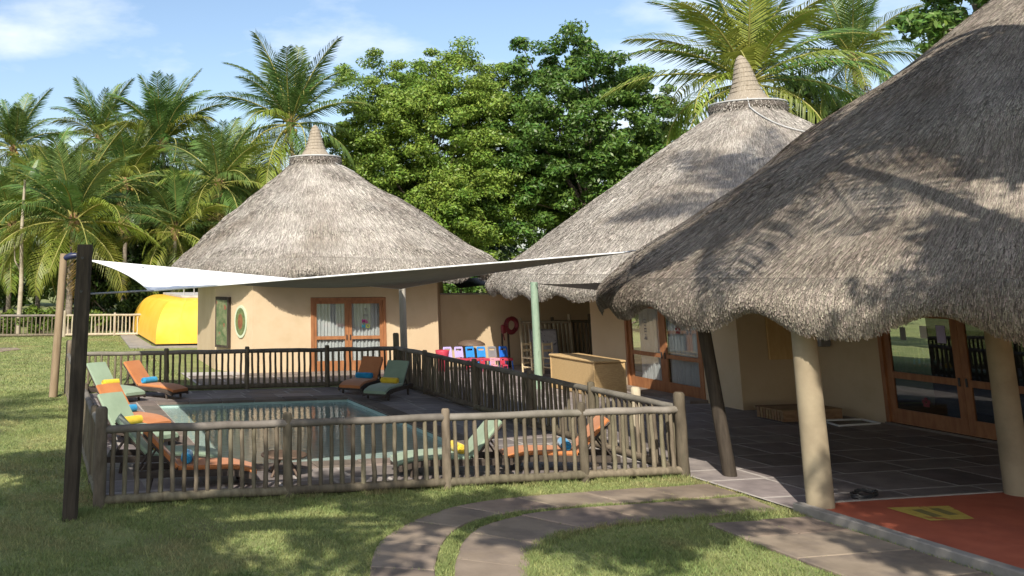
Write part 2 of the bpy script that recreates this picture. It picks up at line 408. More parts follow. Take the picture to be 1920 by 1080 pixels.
def thing(name, loc, label, cat, group=None, rz=0.0):
    o = bpy.data.objects.new(name, None)
    o.empty_display_size = 0.2
    o.location = loc; o.rotation_euler = (0, 0, rz)
    C.objects.link(o)
    ORG[o.name] = tuple(loc)
    return tag(o, label, cat, group)

def inst(name, me, parent, loc, rot=(0, 0, 0), scale=None):
    o = bpy.data.objects.new(name, me)
    o.parent = parent; o.location = loc; o.rotation_euler = rot
    if scale is not None:
        o.scale = scale
    C.objects.link(o)
    return o

def wmesh(mb, name, m):
    me = mb.mesh(name); me.materials.append(M[m]); return me

def in_poly(P, x, y):
    c = np.zeros(len(x), bool); n = len(P)
    for i in range(n):
        x1, y1 = P[i]; x2, y2 = P[(i + 1) % n]
        k = ((y1 > y) != (y2 > y)) & (x < (x2 - x1) * (y - y1) / ((y2 - y1) if y2 != y1 else 1e-9) + x1)
        c ^= k
    return c

# ------------------------------------------------------------------ ground
W, L = 8.95, 12.7                       # the fenced pool enclosure, corner at the origin
PX0, PX1, PY0, PY1 = 2.03, 6.70, 2.25, 10.2   # the water
def frame_sheet(name, ox0, ox1, oy0, oy1, hx0, hx1, hy0, hy1, z, m):
    b = MB()
    b.poly([(ox0, oy0, z), (ox1, oy0, z), (ox1, hy0, z), (ox0, hy0, z)])
    b.poly([(ox0, hy1, z), (ox1, hy1, z), (ox1, oy1, z), (ox0, oy1, z)])
    b.poly([(ox0, hy0, z), (hx0, hy0, z), (hx0, hy1, z), (ox0, hy1, z)])
    b.poly([(hx1, hy0, z), (ox1, hy0, z), (ox1, hy1, z), (hx1, hy1, z)])
    return b.build(name, m)
o = frame_sheet('lawn', -400, 400, -200, 700, PX0 - .02, PX1 + .02, PY0 - .02, PY1 + .02, 0.0, 'lawn'); tag(o, kind='structure')

# pool basin and water
b = MB()
zb = -1.25
b.poly([(PX0, PY0, zb), (PX1, PY0, zb), (PX1, PY1, zb), (PX0, PY1, zb)])
for (x0, y0), (x1, y1) in (((PX0, PY0), (PX0, PY1)), ((PX0, PY1), (PX1, PY1)), ((PX1, PY1), (PX1, PY0)), ((PX1, PY0), (PX0, PY0))):
    b.quad((x0, y0, 0.012), (x1, y1, 0.012), (x1, y1, zb), (x0, y0, zb))
basin = b.build('pool_basin', 'tile'); tag(basin, kind='structure')
b = MB()
b.poly([(PX0 + .002, PY0 + .002, -0.055), (PX1 - .002, PY0 + .002, -0.055), (PX1 - .002, PY1 - .002, -0.055), (PX0 + .002, PY1 - .002, -0.055)])
tag(b.build('pool_water', 'water'), kind='structure')

# paving -----------------------------------------------------------
def slab_piece(parent, poly, z0, z1, m, name='paving_slab', bev=0.004):
    b = MB()
    cx = sum(p[0] for p in poly) / len(poly); cy = sum(p[1] for p in poly) / len(poly)
    inn = []
    for x, y in poly:
        d = math.hypot(x - cx, y - cy)
        k = max(0, 1 - bev * 1.4 / d)
        inn.append((cx + (x - cx) * k, cy + (y - cy) * k))
    lo = [(x - cx, y - cy, z0) for x, y in poly]; mi = [(x - cx, y - cy, z1 - bev * .7) for x, y in poly]; hi = [(x - cx, y - cy, z1) for x, y in inn]
    b.loft([lo, mi, hi], True, False, False); b.poly(hi)
    o = b.build(name, m, parent, org=(0, 0, 0))
    o.location = (cx, cy, 0)
    return o

def pave(parent, x0, x1, y0, y1, zt, m, skip=None, cell=(0.86, 0.82), gap=0.06, seed=1):
    rg = random.Random(seed)
    y = y0
    while y < y1 - 0.15:
        h = cell[1] * rg.choice((0.72, 1, 1, 1.15)); ye = min(y + h, y1)
        if y1 - ye < 0.25: ye = y1
        x = x0 - rg.random() * 0.5
        while x < x1 - 0.08:
            w = cell[0] * rg.choice((0.75, 1, 1, 1.35)); xa = max(x, x0); xe = min(x + w, x1)
            if x1 - xe < 0.25: xe = x1
            if xe - xa > 0.12 and not (skip and skip(xa, xe, y, ye)):
                q = [(xa + gap / 2, y + gap / 2), (xe - gap / 2, y + gap / 2), (xe - gap / 2, ye - gap / 2), (xa + gap / 2, ye - gap / 2)]
                q = [(a + rg.uniform(-.012, .012), c + rg.uniform(-.012, .012)) for a, c in q]
                slab_piece(parent, q, 0.0, zt + rg.uniform(-.001, .002), m)
            x = xe if xe > x else x + w
            if xe >= x1: break
        y = ye

CW = 0.46   # coping width
deck = frame_sheet('pool_deck', 0.03, W - .03, 0.12, L - .08, PX0 - .01, PX1 + .01, PY0 - .01, PY1 + .01, 0.0265, 'mortar'); tag(deck, kind='structure')
pave(deck, 0.05, PX0 - CW, 0.15, L - .1, 0.03, 'slate', seed=2)
pave(deck, PX1 + CW, W - .05, 0.15, L - .1, 0.03, 'slate', seed=3)
pave(deck, PX0 - CW, PX1 + CW, PY1 + CW, L - .1, 0.03, 'slate', seed=4)
pave(deck, PX0 - CW, PX1 + CW, 0.15, PY0 - CW, 0.03, 'slate', seed=5)
def cop(x0, x1, y0, y1):
    slab_piece(deck, [(x0 + .01, y0 + .01), (x1 - .01, y0 + .01), (x1 - .01, y1 - .01), (x0 + .01, y1 - .01)], 0.0, 0.055, 'coping', 'coping_stone', 0.02)
nx = 6; ex = (PX1 - PX0 + .06) / nx
for i in range(nx):
    cop(PX0 - .03 + i * ex, PX0 - .03 + (i + 1) * ex, PY1 - .04, PY1 + CW); cop(PX0 - .03 + i * ex, PX0 - .03 + (i + 1) * ex, PY0 - CW, PY0 + .04)
ny = 10; ey = (PY1 - PY0 + 2 * CW) / ny
for i in range(ny):
    cop(PX0 - CW, PX0 - .03, PY0 - CW + i * ey, PY0 - CW + (i + 1) * ey); cop(PX1 + .03, PX1 + CW, PY0 - CW + i * ey, PY0 - CW + (i + 1) * ey)

# terrace in front of the doors, courtyard
b = MB()
TER = [(8.98, -2.38), (16.4, -2.38), (16.4, 12.5), (17.6, 12.5), (17.6, 17.4), (4.2, 17.4), (4.2, 12.78), (8.98, 12.78)]
b.poly([(x, y, 0.0235) for x, y in [(8.98, -2.38), (16.4, -2.38), (16.4, 12.5), (8.98, 12.5)]])
b.poly([(x, y, 0.0235) for x, y in [(8.98, 12.5), (17.6, 12.5), (17.6, 17.4), (8.98, 17.4)]])
b.poly([(x, y, 0.0235) for x, y in [(3.6, 13.6), (8.98, 13.6), (8.98, 17.4), (3.6, 17.4)]])
terrace = b.build('terrace', 'mortar'); tag(terrace, kind='structure')
pave(terrace, 9.0, 16.3, -2.36, 12.4, 0.027, 'slate', seed=6, cell=(1.02, 1.0), gap=.06)
pave(terrace, 9.0, 17.5, 12.4, 17.3, 0.027, 'slate', seed=7, cell=(1.1, 1.1))
pave(terrace, 3.65, 9.0, 13.65, 16.4, 0.027, 'coping', seed=8, cell=(1.1, 1.0))

# curved garden path: two bands of slabs with a grass joint
OUT = [(2.05, -5.6), (2.25, -4.7), (2.54, -3.73), (3.03, -2.57), (3.67, -1.83), (4.66, -1.08), (5.59, -.80), (6.84, -.74), (7.8, -.68), (8.9, -.62)]
MIO = [(2.85, -5.7), (2.98, -4.8), (3.20, -3.88), (3.80, -2.70), (4.32, -2.02), (5.12, -1.60), (5.92, -1.47), (7.1, -1.46), (8.0, -1.42), (8.9, -1.38)]
MII = [(2.98, -5.75), (3.14, -4.85), (3.38, -3.96), (4.0, -2.78), (4.52, -2.14), (5.26, -1.76), (6.0, -1.60), (7.15, -1.57), (8.05, -1.53), (8.85, -1.50)]
INN = [(3.75, -5.9), (3.9, -5.0), (4.14, -4.15), (4.70, -3.22), (5.3, -2.76), (6.0, -2.47), (6.6, -2.43), (7.3, -2.40), (8.0, -2.36), (8.75, -2.32)]
def resample(P, n):
    P = np.array(P); s = np.r_[0, np.cumsum(np.hypot(*np.diff(P, axis=0).T))]
    u = np.linspace(0, s[-1], 60)
    x, y = np.interp(u, s, P[:, 0]), np.interp(u, s, P[:, 1])
    for _ in range(6):
        x[1:-1] = (x[:-2] + 2 * x[1:-1] + x[2:]) / 4; y[1:-1] = (y[:-2] + 2 * y[1:-1] + y[2:]) / 4
    s2 = np.r_[0, np.cumsum(np.hypot(np.diff(x), np.diff(y)))]
    u = np.linspace(0, s2[-1], n)
    return list(zip(np.interp(u, s2, x), np.interp(u, s2, y)))
PATH_POLYS = []
b = MB()
po_, pi_ = resample(OUT, 37), resample(INN, 37)
for k in range(36):
    b.quad((*po_[k], 0.003), (*pi_[k], 0.003), (*pi_[k + 1], 0.003), (*po_[k + 1], 0.003))
gpath = b.build('garden_path', 'lawn'); tag(gpath, kind='structure')
def band(A, B, nsl, seed):
    rg = random.Random(seed)
    sub = 4
    a, c = resample(A, nsl * sub + 1), resample(B, nsl * sub + 1)
    for k in range(nsl):
        pa = a[k * sub:(k + 1) * sub + 1]; pb = c[k * sub:(k + 1) * sub + 1]
        poly = list(pb) + list(pa)[::-1]
        cx = sum(p[0] for p in poly) / len(poly); cy = sum(p[1] for p in poly) / len(poly)
        q = [(cx + (x - cx) * 0.985, cy + (y - cy) * 0.985) for x, y in poly]
        PATH_POLYS.append(q)
        slab_piece(gpath, q[::1], -0.02, 0.032 + rg.uniform(-.006, .006), 'path', 'path_slab', 0.015)
band(OUT, MIO, 9, 1)
band(MII, INN, 7, 2)
# square slabs beside the orange floor
sp = tag((lambda b: (b.poly([(7.3, -7.2, 0.003), (8.86, -7.2, 0.003), (8.86, -2.68, 0.003), (7.3, -2.68, 0.003)]), b.build('side_pavement', 'lawn'))[1])(MB()), kind='structure')
ys = [-2.7, -3.42, -4.3, -5.2, -6.1, -7.1]
for k in range(5):
    for x0, x1 in (((7.3, 8.84),) if k in (1, 3) else ((7.3, 8.10), (8.10, 8.84)) if k == 0 else ((7.3, 8.84),)):
        q = [(x0 + .01, ys[k + 1] + .01), (x1 - .01, ys[k + 1] + .01), (x1 - .01, ys[k] - .01), (x0 + .01, ys[k] - .01)]
        if k == 0 and x0 < 7.4: q = [(7.32, -3.41), (8.09, -3.41), (8.09, -2.76), (7.36, -2.72)]
        PATH_POLYS.append(q)
        slab_piece(sp, q, -0.02, 0.035, 'path', 'path_slab', 0.015)
# kerb and orange floor
b = MB()
b.box((8.985, -6.2, 0.045), (0.15, 7.7, 0.15), bev=0.012); kerb = b.build('kerb', 'concrete'); tag(kerb, kind='structure')
b = MB()
b.box((12.9, -2.37, 0.055), (7.66, 0.05, 0.11), bev=0.006); tag(b.build('floor_edge_strip', 'concrete'), kind='structure')
b = MB()
b.prism([(9.065, -10.0), (16.7, -10.0), (16.7, -2.4), (9.065, -2.4)], 0.0, 0.095); tag(b.build('orange_floor', 'orange_floor'), kind='structure')
# yellow rectangle painted on the orange floor
yk = thing('floor_marking', (10.2, -3.2, 0.099), 'yellow painted rectangle with olive bars on the orange floor', 'floor marking')
b = MB(); b.poly([(9.93, -3.5, 0.099), (10.55, -3.54, 0.099), (10.84, -2.90, 0.099), (9.96, -2.80, 0.099)]); b.build('paint_field', 'yellow_mark', yk)
for k in range(2):
    b = MB(); x = 10.12 + .27 * k
    b.poly([(x, -3.36 + k * .03, 0.1015), (x + .15, -3.36 + k * .03, 0.1015), (x + .2, -2.98, 0.1015), (x + .05, -2.98, 0.1015)]); b.build('paint_bar', 'olive_mark', yk)

# ------------------------------------------------------------------ grass blades
def grass(name, x0, x1, y0, y1, n, hmin, hmax, w, seed):
    rg = np.random.default_rng(seed)
    x = rg.uniform(x0, x1, n); y = rg.uniform(y0, y1, n)
    keep = ~((x > -0.02) & (x < 9.0) & (y > 0.05) & (y < L + .05)) & ~((x > 8.9) & (y < -2.2)) & ~((x > 8.98) & (y < 13)) & ~((x > 3.5) & (y > 13.5) & (y < 28))
    for P in PATH_POLYS:
        keep &= ~in_poly(P, x, y)
    # bare, worn patches
    f = np.sin(x * 1.7 + 2 * np.sin(y * .9)) * np.sin(y * 1.3 + 1.5 * np.sin(x * 1.1))
    keep &= rg.random(n) > np.clip(f - .55, 0, 1) * 1.1
    x, y = x[keep], y[keep]; n = len(x)
    h = rg.uniform(hmin, hmax, n) * np.clip(0.75 + 0.3 * np.sin(x * 3.1 + 2 * np.sin(y * 1.3)) * np.sin(y * 2.7 + x) + .35 * np.sin(x * 17 + 3 * np.sin(y * 7)) * np.sin(y * 19 + 2 * np.sin(x * 5)), .3, 1.5)
    a = rg.uniform(0, 2 * np.pi, n); la = rg.uniform(0, 2 * np.pi, n); ll = rg.uniform(0.2, 1.1, n) * h
    ww = w * rg.uniform(.6, 1.3, n)
    V = np.zeros((n, 3, 3))
    V[:, 0] = np.c_[x - np.cos(a) * ww, y - np.sin(a) * ww, np.zeros(n)]
    V[:, 1] = np.c_[x + np.cos(a) * ww, y + np.sin(a) * ww, np.zeros(n)]
    V[:, 2] = np.c_[x + np.cos(la) * ll, y + np.sin(la) * ll, h]
    o = np_mesh(name, V, 3, 'grass'); return o
tag(grass('grass', -7.5, 9.0, -8.5, 1.2, 400000, .02, .062, .0065, 3), 'short lawn grass around the path and the near fence', 'grass', kind='stuff')
tag(grass('grass', -13, 0.0, 1.2, 14, 200000, .02, .055, .009, 4), 'short lawn grass left of the pool fence', 'grass', kind='stuff')
tag(grass('grass', -14, 5.0, 12.8, 36, 120000, .03, .07, .016, 5), 'sunlit lawn grass behind the pool towards the far fence', 'grass', kind='stuff')

def tufts(name, pts, n, spread, hmin, hmax, w, seed, label):
    rg = np.random.default_rng(seed)
    P_ = np.array(pts); k = rg.integers(0, len(P_) - 1, n); f = rg.random(n)
    c = P_[k] + (P_[k + 1] - P_[k]) * f[:, None]
    dens = np.sin(c[:, 0] * 5.1) * np.sin(c[:, 1] * 4.3 + 1) + .4 * np.sin(c[:, 0] * 17)
    keep = rg.random(n) < np.clip(.35 + dens, .08, 1); c = c[keep]; n = len(c)
    x = c[:, 0] + rg.normal(0, spread, n); y = c[:, 1] + rg.normal(0, spread, n)
    h = rg.uniform(hmin, hmax, n); a = rg.uniform(0, 6.28, n); la = rg.uniform(0, 6.28, n); ll = rg.uniform(.2, 1.0, n) * h
    V = np.zeros((n, 3, 3))
    V[:, 0] = np.c_[x - np.cos(a) * w, y - np.sin(a) * w, np.full(n, .0)]; V[:, 1] = np.c_[x + np.cos(a) * w, y + np.sin(a) * w, np.full(n, .0)]
    V[:, 2] = np.c_[x + np.cos(la) * ll, y + np.sin(la) * ll, h]
    return tag(np_mesh(name, V, 3, 'grass'), label, 'grass', kind='stuff')
tufts('grass_tufts', [((a[0] + c_[0]) / 2, (a[1] + c_[1]) / 2) for a, c_ in zip(resample(MIO, 60), resample(MII, 60))], 12000, .035, .025, .065, .006, 51, 'ragged grass growing in the joint between the two bands of the path')
tufts('grass_tufts', resample(OUT, 60), 9000, .03, .03, .07, .006, 52, 'ragged grass along the outer edge of the curved path')
tufts('grass_tufts', resample(INN, 60) + [(8.86, -2.5), (7.3, -2.62), (7.22, -4.0), (7.22, -7.0)], 12000, .045, .03, .08, .006, 53, 'ragged grass along the inner edge of the curved path and the square slabs')
tufts('grass_tufts', [(-.45, -.62), (0.0, -.02), (3.0, -.06), (6.0, -.06), (8.9, -.06)], 9000, .05, .04, .10, .006, 54, 'longer uncut grass at the foot of the front fence')
tufts('grass_tufts', [(-.06, 0.1), (-.06, 4.0), (-.06, 8.0), (-.06, 12.6)], 9000, .05, .04, .10, .007, 55, 'longer uncut grass at the foot of the left fence')

# ------------------------------------------------------------------ pole fences
def pole_mesh(name, r0, r1, h, m, n=8, seed=0, cham=True, wob=0.006):
    rg = random.Random(seed); b = MB()
    k = 5
    pts = [(rg.uniform(-wob, wob) if 0 < i < k else 0, rg.uniform(-wob, wob) if 0 < i < k else 0, h * i / k) for i in range(k + 1)]
    rad = [r0 + (r1 - r0) * i / k + rg.uniform(-.04, .04) * r0 for i in range(k + 1)]
    if cham:
        pts[-1] = (0, 0, h - r1 * .35); pts.append((0, 0, h)); rad.append(r1 * .72)
    b.tube(pts, rad, n)
    return wmesh(b, name, m)
BAL = {}
def baluster_set(m):
    if m not in BAL:
        BAL[m] = [pole_mesh('baluster', .031 + .003 * (i % 3), .029 + .003 * (i % 2), 0.9, m, 7, i, False) for i in range(6)]
    return BAL[m]
def fence(name, p0, p1, posts, label, spacing=0.165, m='fence', mr='fence_rail', zr=1.0, corner=(1.24, 1.24), hp=1.13, ends=(True, True), group='pole fences', zlean=0.0):
    p0, p1 = Vector((*p0, 0)), Vector((*p1, 0))
    d = p1 - p0; Ln = d.length; u = d / Ln; ang = math.atan2(u.y, u.x)
    root = thing(name, p0, label, 'fence', group)
    rg = random.Random(name + str(p0))
    st = ([0.0] if ends[0] else []) + list(posts) + ([Ln] if ends[1] else [])
    for s in st:
        cor = s in (0.0, Ln)
        h = (corner[0] if s == 0.0 else corner[1]) if cor else hp + rg.uniform(-.02, .03)
        me = pole_mesh('post', .092 if cor else .07, .085 if cor else .064, h, m, 10, int(s * 100) + 3)
        inst('post', me, root, u * s, (rg.uniform(-.012, .012), rg.uniform(-.012, .012), rg.random() * 6))
    cuts = [0.0] + list(posts) + [Ln]
    for a, c in zip(cuts[:-1], cuts[1:]):
        for z, r in ((zr, .055), (0.1, .062)):
            b = MB(); n = 6
            pts = [Vector((a + (c - a) * i / n, rg.uniform(-.008, .008), z + rg.uniform(-.008, .008))) for i in range(n + 1)]
            b.tube(pts, [r * rg.uniform(.93, 1.07) for _ in pts], 8)
            o = inst('rail', wmesh(b, 'rail', mr if z > .5 else m), root, (0, 0, 0), (0, 0, ang))
        nb = max(1, int(round((c - a) / spacing)) - 1)
        for i in range(nb):
            s = a + (c - a) * (i + 1) / (nb + 1)
            inst('baluster', rg.choice(baluster_set(m)), root, u * s + Vector((0, 0, .1)), (rg.uniform(-.018, .018), rg.uniform(-.018, .018), rg.random() * 6), (1, 1, (zr - .1) / .9))
    return root
fence('pool_fence', (0, 0), (W, 0), [2.62, 5.02, 7.25], 'grey round-pole fence nearest the camera, along the front of the pool', corner=(1.30, 1.26))
fence('pool_fence', (W, 0), (W, L), [2.55, 4.9, 7.55, 10.6], 'grey round-pole fence between the pool and the terrace doors', ends=(False, True), corner=(1.2, 1.42), zr=1.02)
fence('pool_fence', (0, L), (W, L), [2.55, 4.7, 6.95], 'grey round-pole fence behind the pool, in front of the farther hut door', ends=(True, False), corner=(1.36, 1.2))
fence('pool_fence', (0, 0.0), (0, L), [1.55, 4.6, 8.6], 'grey round-pole fence along the lawn on the left side of the pool', ends=(False, False))
# far garden fence
fence('garden_fence', (0.6, 35.7), (5.2, 35.7), [2.4], 'pale pole fence at the back of the lawn beside the yellow hull', spacing=.19, m='fence_pale', mr='fence_pale', zr=1.0, ends=(True, False), group='garden fences')
fence('garden_fence', (-12, 36.6), (0.6, 35.9), [2.4, 4.8, 7.2, 9.6], 'dark pole fence at the back of the lawn in front of the hedge', spacing=.19, zr=1.0, ends=(True, False), group='garden fences')
# short sunlit gate post by the terrace
g_ = thing('gate_post', (9.42, 1.9, 0), 'short pale round post standing beside the fence by the terrace doors', 'post')
inst('pole', pole_mesh('pole', .085, .08, 1.12, 'fence_pale', 10, 77), g_, (0, 0, 0))

# ------------------------------------------------------------------ thatched huts
def superell(phi, n):
    return (abs(math.cos(phi)) ** n + abs(math.sin(phi)) ** n) ** (-1.0 / n)

def thatch_roof(hut, c, Rr, ze, zr, r0, bul, off, kscal, nexp, nstraw, seed, phi_rng=(0, 2 * math.pi), scal=0.13, notch=0.0, straw_w=0.011, straw_l=(0.16, 0.42), lift=.04, sm='straw'):
    """c: base centre; off: offset of the peak ring; returns the roof part"""
    NS, NP = 192, 34
    lipz = 0.62
    rg = np.random.default_rng(seed)
    ph0 = rg.uniform(0, 6.28)
    lump = [(rg.integers(2, 9), rg.uniform(3, 9), rg.uniform(0, 6.28), rg.uniform(0, 6.28)) for _ in range(10)]
    def P(phi, t):
        """t<0: lip (t=-1 bottom edge), t in 0..1 slope.  vectorised"""
        phi = np.asarray(phi, float); t = np.asarray(t, float)
        nn = nexp * (1 - np.clip(t, 0, 1)) + 2.0 * np.clip(t, 0, 1)
        se = (np.abs(np.cos(phi)) ** nn + np.abs(np.sin(phi)) ** nn) ** (-1.0 / nn)
        tt = np.clip(t, 0, 1)
        rr = ((Rr - .42) * (1 - tt) + r0 * tt)
        z = (ze + lipz) * (1 - tt) + zr * tt + bul * np.sin(np.pi * tt)
        # thatch courses: soft lumps
        lu = np.zeros_like(rr)
        for k, f, a, q in lump:
            lu = lu + np.sin(k * phi + a) * np.sin(f * tt * 2 + q)
        lu = lu * 0.02
        cours = 0.016 * np.sin(tt * 5 * 2 * np.pi + 0.6 * np.sin(5 * phi + ph0))
        z = z + (lu + cours * np.clip(1 - tt, 0, 1)) * (t >= 0)
        sc = (0.5 + 0.5 * np.cos(kscal * (phi - notch))) ** 1.7     # arches cut into the eave
        k = np.clip(-t, 0, 1)
        edge = ze + scal * 1.5 * sc - scal * .45 + 0.03 * np.sin(phi * 7 + 1)
        # quarter round lip
        z0_ = (ze + lipz) + lu + cours
        rb = (1 - k) ** 2 * (Rr - .42) + 2 * k * (1 - k) * (Rr + .04) + k ** 2 * (Rr - .13)
        zb_ = (1 - k) ** 2 * z0_ + 2 * k * (1 - k) * (z0_ - .31) + k ** 2 * edge
        rr = np.where(t < 0, rb, rr)
        z = np.where(t < 0, zb_, z)
        rr = rr * se
        return np.stack([c[0] + off[0] * tt + rr * np.cos(phi), c[1] + off[1] * tt + rr * np.sin(phi), z], -1)
    ts = list(np.linspace(-1, 0, 11)[:-1]) + list(np.linspace(0, 1, NP))
    ph = np.linspace(0, 2 * math.pi, NS + 1)
    V = []; UV = []
    for t in ts:
        V.append(P(ph, np.full(NS + 1, t)))
    V = np.array(V)
    slope = math.hypot(Rr - r0, zr - ze)
    # underside sheet
    under = []
    Ed = V[0]
    for k, (dr, dz) in enumerate(((0.10, -0.005), (0.35, 0.08), (1.2, 0.62), (3.2, 2.05))):
        q = Ed.copy(); vx = c[0] - q[:, 0]; vy = c[1] - q[:, 1]; ln = np.hypot(vx, vy)
        q[:, 0] += vx / ln * dr; q[:, 1] += vy / ln * dr
        q[:, 2] = (Ed[:, 2] * max(0, 1 - dr) + ze * min(1, dr)) + dz
        under.append(q)
    ALL = np.concatenate([np.array(under[::-1]), V], 0)
    nr = ALL.shape[0]
    verts = ALL.reshape(-1, 3) - np.array(ORG[hut.name])
    faces = []
    for a in range(nr - 1):
        for k in range(NS):
            faces.append((a * (NS + 1) + k, a * (NS + 1) + k + 1, (a + 1) * (NS + 1) + k + 1, (a + 1) * (NS + 1) + k))
    me = bpy.data.meshes.new('roof')
    me.from_pydata(verts.tolist(), [], faces)
    me.polygons.foreach_set('use_smooth', np.ones(len(faces), bool))
    uvl = me.uv_layers.new(name='UVMap')
    vi = np.zeros(len(me.loops), np.int32); me.loops.foreach_get('vertex_index', vi)
    uu = (vi % (NS + 1)) / NS * Rr * 2 * math.pi; vv = (vi // (NS + 1)) / nr * slope
    uvl.data.foreach_set('uv', np.c_[uu, vv].astype(np.float32).reshape(-1))
    me.update()
    me.materials.append(M['thatch'])
    roof = bpy.data.objects.new('roof', me); C.objects.link(roof); roof.parent = hut; ORG[roof.name] = ORG[hut.name]
    # straws
    n = nstraw
    u = rg.random(n)
    # area weighting: more towards the eave
    rmin = r0 / Rr
    t = 1 - (np.sqrt(u * (1 - rmin ** 2) + rmin ** 2) - rmin) / (1 - rmin)
    lip = rg.random(n) < 0.2
    t = np.where(lip, -rg.random(n) ** .7, t)
    phi = rg.uniform(phi_rng[0], phi_rng[1], n)
    e = 0.004
    p0 = P(phi, t)
    pd = P(phi, np.where(t > 0, t - e, t - .04)) - p0
    pd /= np.linalg.norm(pd, axis=1)[:, None] + 1e-9
    pa = P(phi + .003, t) - p0
    pa /= np.linalg.norm(pa, axis=1)[:, None] + 1e-9
    nrm = np.cross(pa, -pd); nrm /= np.linalg.norm(nrm, axis=1)[:, None] + 1e-9
    nrm *= np.sign((nrm[:, 0] * (p0[:, 0] - c[0]) + nrm[:, 1] * (p0[:, 1] - c[1]) + nrm[:, 2]))[:, None]
    d = pd + pa * rg.normal(0, .055, n)[:, None]
    d /= np.linalg.norm(d, axis=1)[:, None]
    ln = rg.uniform(straw_l[0], straw_l[1], n)
    ln = np.where(t < 0, ln * .42, np.minimum(ln, .10 + np.clip(t, 0, 1) * slope * .9))
    lift0 = rg.uniform(-.004, .012, n); lift1 = rg.uniform(.003, lift, n)
    w = straw_w * rg.uniform(.6, 1.4, n)
    side = np.cross(d, nrm); side /= np.linalg.norm(side, axis=1)[:, None]
    side = side + nrm * rg.normal(0, .35, n)[:, None]
    a0 = p0 + nrm * lift0[:, None]; a1 = p0 + d * ln[:, None] + nrm * lift1[:, None]
    V = np.stack([a0, a1 + side * w[:, None] / 2, a1 - side * w[:, None] / 2], 1)
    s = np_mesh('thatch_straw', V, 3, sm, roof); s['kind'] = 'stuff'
    return roof, P

def finial(hut, roof, c, zr, r0, hgt, sc, lean=0.0):
    b = MB()
    rr = r0 * 1.12
    pr = [(rr * .9, zr - .12), (rr * 1.03, zr - .02), (rr * 1.04, zr + .12), (rr * .95, zr + .2), (rr * .4, zr + .22)]
    b.lathe((c[0], c[1], 0), pr, 40)
    b.build('collar', 'straw_dark', roof)
    n = 36
    V = []
    rg = np.random.default_rng(5)
    for k in range(1500):
        a = rg.uniform(0, 2 * np.pi); z = zr + rg.uniform(-.05, .2); p = np.array([c[0] + rr * 1.0 * math.cos(a), c[1] + rr * 1.0 * math.sin(a), z])
        q = p + np.array([math.cos(a) * rg.uniform(.0, .09), math.sin(a) * rg.uniform(0, .09), rg.uniform(-.16, -.03)])
        sd = np.array([-math.sin(a), math.cos(a), 0]) * .008
        V.append([p - sd, p + sd, q + sd, q - sd])
    s = np_mesh('collar_straw', np.array(V), 4, 'straw', roof); s['kind'] = 'stuff'
    b = MB()
    ring = [(c[0] + rr * 1.0 * math.cos(2 * math.pi * j / 32), c[1] + rr * 1.0 * math.sin(2 * math.pi * j / 32), zr + .215) for j in range(33)]
    b.tube(ring, .03, 6); b.build('pipe_ring', 'white_pipe', roof)
    b = MB(); z0 = zr + .2
    pr = [(r0 * k_, z0 + hgt * h_) for k_, h_ in ((.82, 0), (.64, .1), (.49, .24), (.38, .42), (.30, .62), (.22, .82), (.13, .95), (.04, 1.0))]
    rings = []
    for r, z in pr:
        ox = lean * ((z - z0) / hgt) ** 2
        rings.append([(c[0] + ox + r * math.cos(2 * math.pi * j / 22) * (1 + .03 * math.sin(j * 5)), c[1] + r * math.sin(2 * math.pi * j / 22), z) for j in range(22)])
    b.loft(rings, True, True, True); b.build('finial', 'straw_bound', roof)
    b = MB()
    pts = []
    for k in range(120):
        t = k / 119; z = z0 + hgt * (.2 + .75 * t); r = np.interp(z, [q[1] for q in pr], [q[0] for q in pr]) + .008
        ox = lean * ((z - z0) / hgt) ** 2
        pts.append((c[0] + ox + r * math.cos(k * .42), c[1] + r * math.sin(k * .42), z))
    b.tube(pts, .011, 5); b.build('binding_rope', 'straw_bound', roof)

def wall_quad(b, p0, p1, z0, z1, th, inward):
    p0, p1 = Vector((*p0, 0)), Vector((*p1, 0)); n = Vector((*inward, 0)).normalized() * th
    a = [p0, p1, p1 + n, p0 + n]
    lo = [(v.x, v.y, z0) for v in a]; hi = [(v.x, v.y, z1) for v in a]
    cr = (p1 - p0).to_2d().cross(Vector(inward))
    if cr < 0: lo.reverse(); hi.reverse()
    b.loft([lo, hi], True, True, False)

